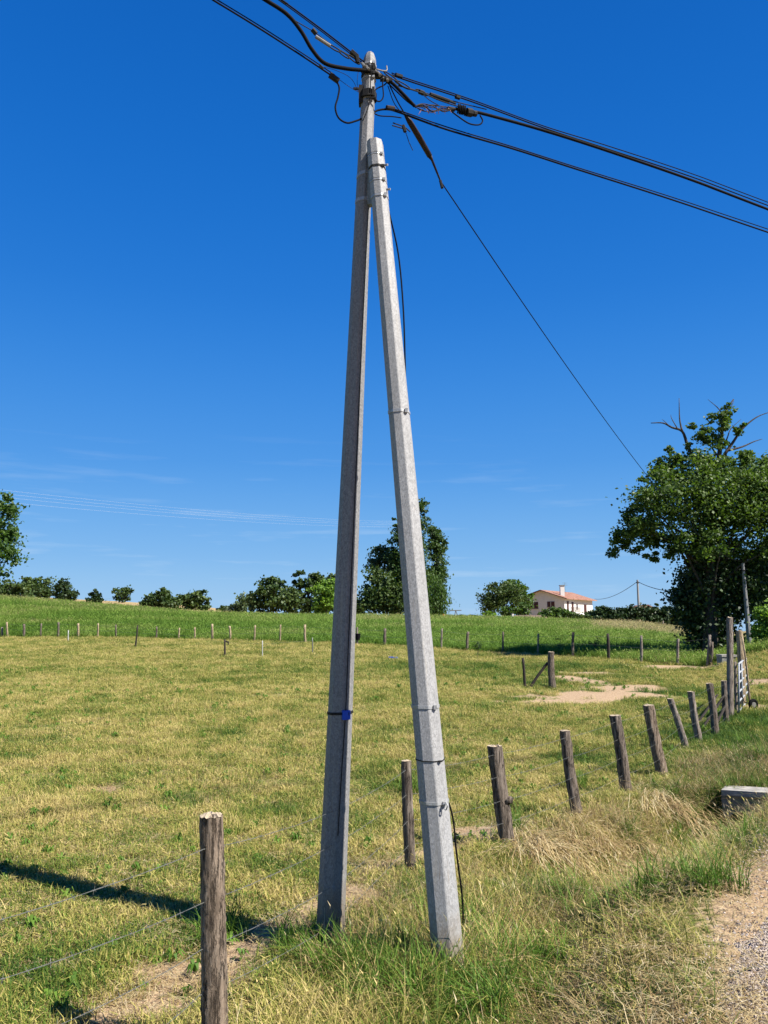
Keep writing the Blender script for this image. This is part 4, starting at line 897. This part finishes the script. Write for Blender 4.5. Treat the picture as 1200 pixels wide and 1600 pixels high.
TR('sparse small tree on the hilltop right of the conical one', [(190, 930, 13, 10), (203, 924, 7, 6), (180, 923, 4, 4)], 200, 1300, .6, LDARK, (191, 945, 930), 26, tr=.3)
TR('left dark round tree of the hillside pair', [(250, 932, 17, 12), (238, 942, 18, 11), (262, 945, 18, 12), (250, 922, 9, 5)], 135, 3600, .5, LDARK, (250, 962, 940), 27)
TR('right spreading tree of the hillside pair', [(300, 938, 25, 13), (283, 934, 12, 10), (310, 930, 12, 7), (310, 948, 15, 10)], 160, 3400, .6, LDARK, (298, 964, 945), 28)
TR('tiny bush between the hillside pair and the pale tree', [(345, 950, 5, 4), (352, 953, 8, 5)], 180, 500, .6, LDARK, (346, 962, 952), 29, name='bush', limbs=2, tr=.1)
TR('pale greyish shrubby tree left of the broad dark tree', [(380, 945, 18, 14), (365, 954, 16, 8), (390, 935, 8, 6)], 150, 2400, .55, LGREY, (380, 968, 950), 30)
TR('broad dark round-crowned tree in the middle left group', [(425, 920, 26, 16), (412, 935, 24, 14), (440, 940, 26, 20), (428, 908, 16, 8), (405, 950, 18, 12), (455, 935, 15, 20)], 135, 6500, .55, LDARK, (428, 970, 930), 31)
TR('taller open-crowned tree right of the broad dark one', [(480, 900, 24, 8), (492, 912, 20, 12), (470, 915, 16, 10), (500, 920, 18, 12), (480, 938, 26, 14), (470, 955, 25, 10), (500, 950, 16, 14)], 140, 5200, .55, LDARK, (482, 970, 905), 32, limbs=14, tr=.35)
TR('bright yellow-green tree beside the tall pole', [(508, 930, 18, 20), (505, 950, 16, 12), (520, 925, 14, 18), (512, 915, 10, 8)], 128, 3800, .5, LLIGHT, (509, 968, 935), 33)
TR('dark tree partly hidden behind the tall pole', [(520, 912, 16, 12), (530, 930, 20, 22), (535, 955, 22, 14)], 150, 2600, .6, LDARK, (530, 970, 930), 34)
TR('small dark tree seen just right of the tall pole', [(556, 945, 10, 14), (560, 955, 14, 10), (553, 935, 6, 8)], 140, 1400, .5, LDARK, (557, 968, 945), 35)
TR('rounded dark green tree left of the strut', [(592, 900, 18, 18), (590, 930, 28, 22), (585, 945, 26, 18), (610, 915, 22, 26), (575, 930, 14, 14), (610, 945, 20, 18)], 122, 7000, .5, LDARK, (605, 970, 925), 36)
TR('silvery grey-green upper tree behind the rounded dark one', [(595, 868, 16, 14), (588, 882, 14, 14), (612, 880, 16, 22), (600, 860, 10, 8), (580, 885, 6, 10)], 128, 2800, .5, LGREY, (600, 970, 880), 37)
TR('tallest slender poplar behind the strut', [(655, 790, 12, 14), (650, 820, 18, 26), (645, 860, 24, 34), (628, 830, 12, 26), (620, 870, 14, 34), (622, 930, 20, 40), (640, 910, 26, 44), (665, 800, 6, 10), (618, 818, 5, 10)], 125, 17000, .42, LPOP, (640, 975, 810), 38, name='poplar_tree', tr=.35)
TR('second poplar with pale leaves right of the strut', [(680, 835, 12, 14), (683, 860, 14, 22), (685, 890, 13, 22), (675, 905, 16, 20), (676, 830, 8, 8), (692, 850, 6, 14)], 130, 7500, .42, LPOP, (682, 975, 850), 39, name='poplar_tree', tr=.3)
TR('weeping birch with hanging foliage below the second poplar', [(675, 915, 22, 22), (685, 935, 18, 24), (665, 945, 22, 20), (680, 955, 20, 12), (693, 918, 8, 8)], 119, 7000, .45, LMID, (676, 975, 925), 40, name='birch_tree', droop=.8, tr=.2)
TR('flat-topped umbrella pine with dark dense crown left of the house', [(780, 930, 28, 18), (772, 940, 22, 18), (795, 925, 22, 16), (782, 915, 20, 8), (765, 945, 12, 14), (800, 945, 16, 14)], 135, 7000, .38, LDARK, (788, 975, 925), 41, name='pine_tree', tr=.25)
TR('lighter tree tucked behind the umbrella pine', [(808, 925, 16, 18), (800, 912, 16, 8), (818, 940, 14, 16), (828, 930, 4, 3)], 144, 3000, .5, LMID, (812, 975, 930), 42)
TR('small light green bush under the umbrella pine', [(765, 962, 10, 7)], 117, 900, .35, LLIGHT, (765, 976, 965), 43, name='bush', limbs=2, tr=.08)
TR('low mid-green shrub between the pine and the beige wall', [(800, 958, 16, 9), (815, 955, 14, 10), (790, 962, 10, 7)], 120, 1800, .38, LMID, (803, 976, 962), 44, name='bush', limbs=3, tr=.08)
TR('rounded light shrubs growing in front of the house', [(868, 959, 22, 9), (850, 963, 12, 7), (885, 961, 18, 9), (872, 953, 12, 6), (858, 967, 18, 6)], 122, 4200, .38, LMID, (868, 976, 960), 45, name='shrub', limbs=4, tr=.1)
TR('darker shrub at the right corner of the house', [(920, 965, 18, 8), (905, 967, 12, 7), (928, 960, 10, 6)], 118, 2400, .38, LDARK, (917, 978, 964), 46, name='shrub', limbs=3, tr=.1)
hb = [(938+i*9, 962+i*.8+random.uniform(-3, 2), 10, 16+i*.5) for i in range(20)]
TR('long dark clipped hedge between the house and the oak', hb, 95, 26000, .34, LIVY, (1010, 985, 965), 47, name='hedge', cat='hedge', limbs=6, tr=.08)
TR('spiky cedar tip rising above the dark hedge', [(1025, 950, 6, 4), (1040, 955, 12, 5), (1026, 944, 2, 3)], 100, 500, .34, LDARK, (1026, 970, 945), 48, limbs=2, tr=.06)
TR('low far bushes above the barn on the left hill', [(125, 940, 14, 3), (215, 946, 10, 3), (172, 942, 10, 3)], 225, 700, .6, LDARK, (125, 948, 942), 49, name='bush', limbs=1, tr=.06)
TR('light green sunlit shrubs at the right picture edge', [(1190, 985, 13, 26), (1197, 965, 14, 18), (1205, 1005, 20, 24), (1186, 1008, 8, 12), (1215, 970, 22, 30)], 34, 9000, .15, LLIGHT, (1200, 1030, 985), 51, name='shrub', cat='shrub', limbs=5, tr=.05)
TR('dark tree filling the right edge above the bright shrubs', [(1200, 910, 26, 34, 3), (1215, 880, 40, 40, 3), (1190, 935, 14, 22, 3), (1215, 930, 30, 30, 3)], 40, 8000, .22, LDARK, (1220, 1030, 920), 52)
TR('low distant bush line left of the dark shed', [(700, 966, 10, 3)], 140, 200, .4, LDARK, (700, 972, 967), 53, name='bush', limbs=1, tr=.05)
# weeds before the far fence
for i, (x, y, w, h, lb) in enumerate(((874, 1004, 7, 15, 'dark weedy plant in the shade by the fence below the house'), (930, 1003, 10, 9, 'sparse dark thistles left of the crooked dark post'), (748, 1008, 6, 9, 'faint tall weeds between two far fence posts'))):
    TR(lb, [(x, y+2, w, h*.8)], 41-1.5*i, 260, .055, LIVY, (x, y+h+5, y), 80+i, name='weed', cat='plant', limbs=4, tr=.015)

# ------------------------------------------------------------------ house
YH = 150.; c0 = pt(883, 975, YH); th = math.radians(33)
gdir = Vector((-math.cos(th), math.sin(th), 0)); ldir = Vector((math.sin(th), math.cos(th), 0)); GWd, LN = 9.2, 17.
zb = c0.z-1.0; zr = rowz(921.5, YH+2.3); _ze = rowz(935, YH); ze = _ze+.8*(zr-_ze)/(9.2/2+.8)
MWALL = simple('cream_render', (.78, .72, .62), .9, 0, 2, .06); MWALL2 = simple('white_render', (.80, .77, .71), .9, 0, 2, .05)
def tiles():
    m = M('clay_roof_tiles'); v = m.co(); n = m.noise(v, 1.6, 5); w = m.n.new('ShaderNodeTexWave'); w.inputs['Scale'].default_value = 2.2; w.inputs['Distortion'].default_value = 1.; m.l(v, w.inputs['Vector'])
    c = m.ramp(n, [(.3, (.20, .09, .06)), (.5, (.34, .17, .115)), (.75, (.46, .29, .21))]); m.bump(w.outputs['Fac'], .05, .6); return m.fin(c, .85)
MTILE = tiles(); MSHUT = simple('dark_red_shutter', (.075, .025, .022), .6, 0, 20); MGLASS = simple('dark_glass', (.03, .035, .045), .1, 0, 5); MFR = simple('brown_frame', (.10, .05, .035), .6)
def hp(a, l, z, o=0.):   # a along gable, l along the long side, o outward offset (gable side)
    return c0*0+Vector((c0.x, c0.y, 0))+gdir*a+ldir*l+Vector((0, 0, z))
house = thing('house', 'two-storey cream house with clay tile roof and dark red shutters', 'house', (c0.x, c0.y, zb))
b = B(); V = [hp(0, 0, zb), hp(GWd, 0, zb), hp(GWd, LN, zb), hp(0, LN, zb), hp(0, 0, ze), hp(GWd, 0, ze), hp(GWd, LN, ze), hp(0, LN, ze), hp(GWd/2, 0, zr-.18), hp(GWd/2, LN, zr-.18)]
b.add(V, [(0, 1, 5, 8, 4), (3, 7, 9, 6, 2), (1, 2, 6, 5)]); b.build('gable_wall', MWALL, house)
b = B(); b.add(V, [(0, 4, 7, 3)]); b.build('long_wall', MWALL2, house)
ov = .8; sl = (zr-ze)/(GWd/2)
for sgn, nm in ((0, 'roof'), (1, 'roof')):
    a0 = -ov if sgn == 0 else GWd+ov; zE = ze-ov*sl
    top = [hp(GWd/2, -ov, zr), hp(GWd/2, LN+ov, zr), hp(a0, LN+ov, zE), hp(a0, -ov, zE)]; lo = [p-Vector((0, 0, .16)) for p in top]
    b = B(); b.add(top+lo, [(0, 1, 2, 3), (7, 6, 5, 4), (3, 2, 6, 7), (0, 3, 7, 4), (2, 1, 5, 6)]); rf = b.build(nm, MTILE, house)
    b = B(); b.beam(hp(GWd/2, -ov-.04, zr-.12), hp(a0, -ov-.04, zE-.12), .06, .26, up=tuple(ldir)); b.build('bargeboard', MFR, house)
ch = hp(1.2, 2.2, 0); b = B(); zc = rowz(917, YH+2); b.box(Vector((ch.x, ch.y, zc-.9)), (.8, .8, 2.2)); chim = b.build('chimney', MWALL2, house); b = B(); b.box(Vector((ch.x, ch.y, zc+.3)), (1.0, 1.0, .14)); b.build('chimney_cap', MCONCD, chim)
b = B(); q = Vector((ch.x+.6, ch.y, zc)); b.tube([q-Vector((0, 0, 1)), q+Vector((0, 0, .9))], .03, 5)
for k in range(3): b.tube([q+Vector((-.5, 0, .8-.25*k)), q+Vector((.5, 0, .8-.25*k))], .02, 4)
b.build('antenna', MWIRE, house)
def win(wall, s0, s1, z0, z1, shutter=True, door=False):
    if wall == 'g': P = lambda s, z, o: hp(s, -o, z)
    else: P = lambda s, z, o: hp(-o, s, z)
    def slab(s0, s1, z0, z1, o0, o1):
        V = [P(s, z, o) for o in (o0, o1) for s, z in ((s0, z0), (s1, z0), (s1, z1), (s0, z1))]
        return B().add(V, [(0, 1, 2, 3), (7, 6, 5, 4), (0, 4, 5, 1), (1, 5, 6, 2), (2, 6, 7, 3), (3, 7, 4, 0)])
    f = slab(s0, s1, z0, z1, -.02, .05).build('window', MFR, house)
    o = slab(s0+.08, s1-.08, z0+.08, z1-.08, .03, .065).build('pane', MGLASS if not shutter else MSHUT, f); 
    mid = (s0+s1)/2; slab(mid-.04, mid+.04, z0+.05, z1-.05, .05, .085).build('mullion', MWALL if wall == 'g' and shutter else MFR, f)
    slab(s0-.1, s1+.1, z0-.1, z0-.02, -.02, .14).build('sill', MCONC, f)
r = lambda y: rowz(y, YH)
win('g', 5.4, 7.2, r(950.5), r(940)); win('g', 2.0, 3.5, r(948), r(939.5))
win('l', 1.3, 2.3, r(956), r(939)); win('l', 4.0, 5.1, r(956), r(940)); win('l', 6.8, 7.6, r(950), r(943), False); win('l', 11.4, 13.0, r(957), r(943)); win('l', 5.0, 8.2, r(966), r(960), False)
b = B(); zf = r(956.8); b.box(hp(-.5, 3.4, zf-.08), (.1, .1, .1)); V = [hp(0, .6, zf), hp(-1.1, .6, zf), hp(-1.1, 6.2, zf), hp(0, 6.2, zf)]; V += [v-Vector((0, 0, .18)) for v in V]; b = B(); b.add(V, [(0, 1, 2, 3), (7, 6, 5, 4), (1, 0, 4, 5), (2, 1, 5, 6), (3, 2, 6, 7)]); b.build('balcony_floor', MWALL2, house)
b = B()
for k in range(19): s_ = .65+5.5*k/18; b.beam(hp(-1.06, s_, zf), hp(-1.06, s_, zf+.95), .04, .04)
b.beam(hp(-1.06, .6, zf+.97), hp(-1.06, 6.2, zf+.97), .07, .06); b.build('balcony_railing', MFR, house)
# beige block wall, white panel, shed, swing, slide
wl_ = thing('garden_wall', 'low beige garden wall of rough panels below the house', 'wall', tuple(pt(822, 974, 112)))
for k in range(5):
    x0 = 801+k*9; a = pt(x0+.3, 968, 112); c = pt(x0+8.7, 968, 112); b = B(); b.box((a+c)/2+Vector((0, 0, random.uniform(-.02, .02))), ((c-a).length, .2, 1.25)); b.build('panel', simple('beige_panel', (.34+.05*random.random(), .28, .22), .9, 0, 3, .3), wl_)
b = B(); a = pt(801.5, 967, 111.7); b.box(a, (.25, .3, 1.45)); b.build('pillar', MWALL2, wl_)
t = thing('white_trough', 'white tank standing left of the garden wall', 'tank', tuple(pt(787, 974, 110))); b = B(); b.box(pt(787, 970.5, 110), (1.7, .8, .62)); b.build('body', MWHITE, t); b = B(); b.box(pt(787, 967.3, 110), (1.8, .9, .06)); b.build('rim', MWALL2, t); b = B(); b.box(pt(789, 970.5, 109.5), (.06, .1, .6)); b.build('strap', MIRON, t)
t = thing('tarp_pile', 'long dark tarpaulin-covered pile left of the umbrella pine', 'tarp pile', tuple(pt(735, 972, 118))); b = B(); P = [pt(x, 968-(1.5*math.sin((x-716)*.35)), 118) for x in range(717, 757, 4)]; b.tube(P, .65, 8); b.build('cover', MBLK, t, True)
sw = thing('swing_frame', 'pale garden swing frame with crossbar right of the birch', 'swing', tuple(pt(712, 968, 118)))
b = B(); b.tube([pt(703, 954, 118), pt(721, 953.5, 118)], .07, 6); b.build('crossbar', MWIRE, sw)
for x, x2 in ((712, 709), (712, 718)): b = B(); b.tube([pt(x, 953.5, 118), pt(x2, 970, 118)], .06, 6); b.build('leg', MWIRE, sw)
t = thing('slide', 'orange play slide at the foot of the birch', 'slide', tuple(pt(693, 970, 117))); b = B(); b.beam(pt(690, 969, 116), pt(694.5, 960, 116), .35, .08, up=(0, 1, 0)); b.build('chute', simple('orange_plastic', (.7, .22, .05), .5), t); b = B(); b.beam(pt(697.5, 969, 116), pt(694.5, 960, 116), .06, .3, up=(0, 1, 0)); b.build('ladder', MWHITE, t)
# roof behind the hedge
t = thing('shed', 'far building with brown gabled roof showing above the hedge', 'building', tuple(pt(1013, 965, 120))); q = pt(1013, 958, 120)
B().box(q-Vector((0, 0, 1)), (4.2, 4, 3)).build('wall', MWALL, t); a, c, e = pt(999, 951.5, 118), pt(1013, 944.5, 118), pt(1029, 952, 118); dY = Vector((0, 6, 0))
b = B(); b.add([a, c, e, a+dY, c+dY, e+dY, a-Vector((0, 0, .2)), c-Vector((0, 0, .2)), e-Vector((0, 0, .2))], [(0, 1, 4, 3), (1, 2, 5, 4), (0, 6, 7, 1), (1, 7, 8, 2), (6, 7, 4, 3)]); b.build('roof', MTILE, t)
t = thing('barn', 'small far barn roof beside the compact dark tree on the left hill', 'building', tuple(pt(80, 944, 170))); q = pt(79, 942, 170); B().box(q, (4, 3, .8)).build('wall', MWALL, t); B().box(q+Vector((0, 0, .5)), (4.6, 3.6, .15)).build('roof', MCONCD, t)

# ------------------------------------------------------------------ far poles and lines
def rpole(label, tp, bp, Y, r0, r1, mat):
    t = pt(*tp, Y); b_ = pt(*bp, Y); b_.z = min(b_.z, gz(b_.x, Y))-.3; q = thing('utility_pole', label, 'utility pole', tuple(b_))
    B().tube([b_, t], [r0, r1], 10).build('shaft', mat, q, False); b = B(); b.box(t-Vector((0, 0, .35)), (r1*2.6, r1*2.6, .06)); b.tube([t-Vector((.2, 0, .3)), t+Vector((.2, 0, -.3))], .02, 5); b.build('clamp', MIRON, q); return t
rpole('grey steel utility pole leaning left before the dark ivy at the right', (1160.5, 880), (1172, 1014), 37., .13, .07, MG)
t2 = rpole('distant grey utility pole rising behind the hedge', (996, 906), (999.5, 980), 95., .17, .12, MG2)
for k, (P, lb) in enumerate(((sag(pt(929, 936, 150), t2-Vector((0, 0, .2)), .7), 'overhead wire from the house to the distant pole'), (sag(t2-Vector((0, 0, .2)), pt(1075, 925, 60), .35), 'overhead wire from the distant pole into the oak'))):
    tag(B().tube(P, .035, 5).build('overhead_wire', MIRON, origin=tuple(P[0])), lb, 'wire')
MLINE = simple('aluminium_line', (.5, .52, .55), .5, 0)
PL = [((-80, 756), (640, 815)), ((-80, 762), (640, 817.5)), ((-80, 768), (640, 819.5)), ((-80, 776), (640, 823))]
for k, ((x0, y0), (x1, y1)) in enumerate(PL):
    a, c = pt(x0, y0, 190), pt(x1, y1, 420); P = sag(a, c, 2.2, 24)
    tag(B().tube(P, .02, 4).build('power_line', MLINE, origin=tuple(P[12])), ('highest', 'second highest', 'second lowest', 'lowest')[k]+' of the pale distant power lines crossing the sky at left', 'power line', 'distant high power lines')
print('tris', sum(len(o.data.loops)-2*len(o.data.polygons) for o in scn.objects if o.type == 'MESH'), 'objs', len(scn.objects))
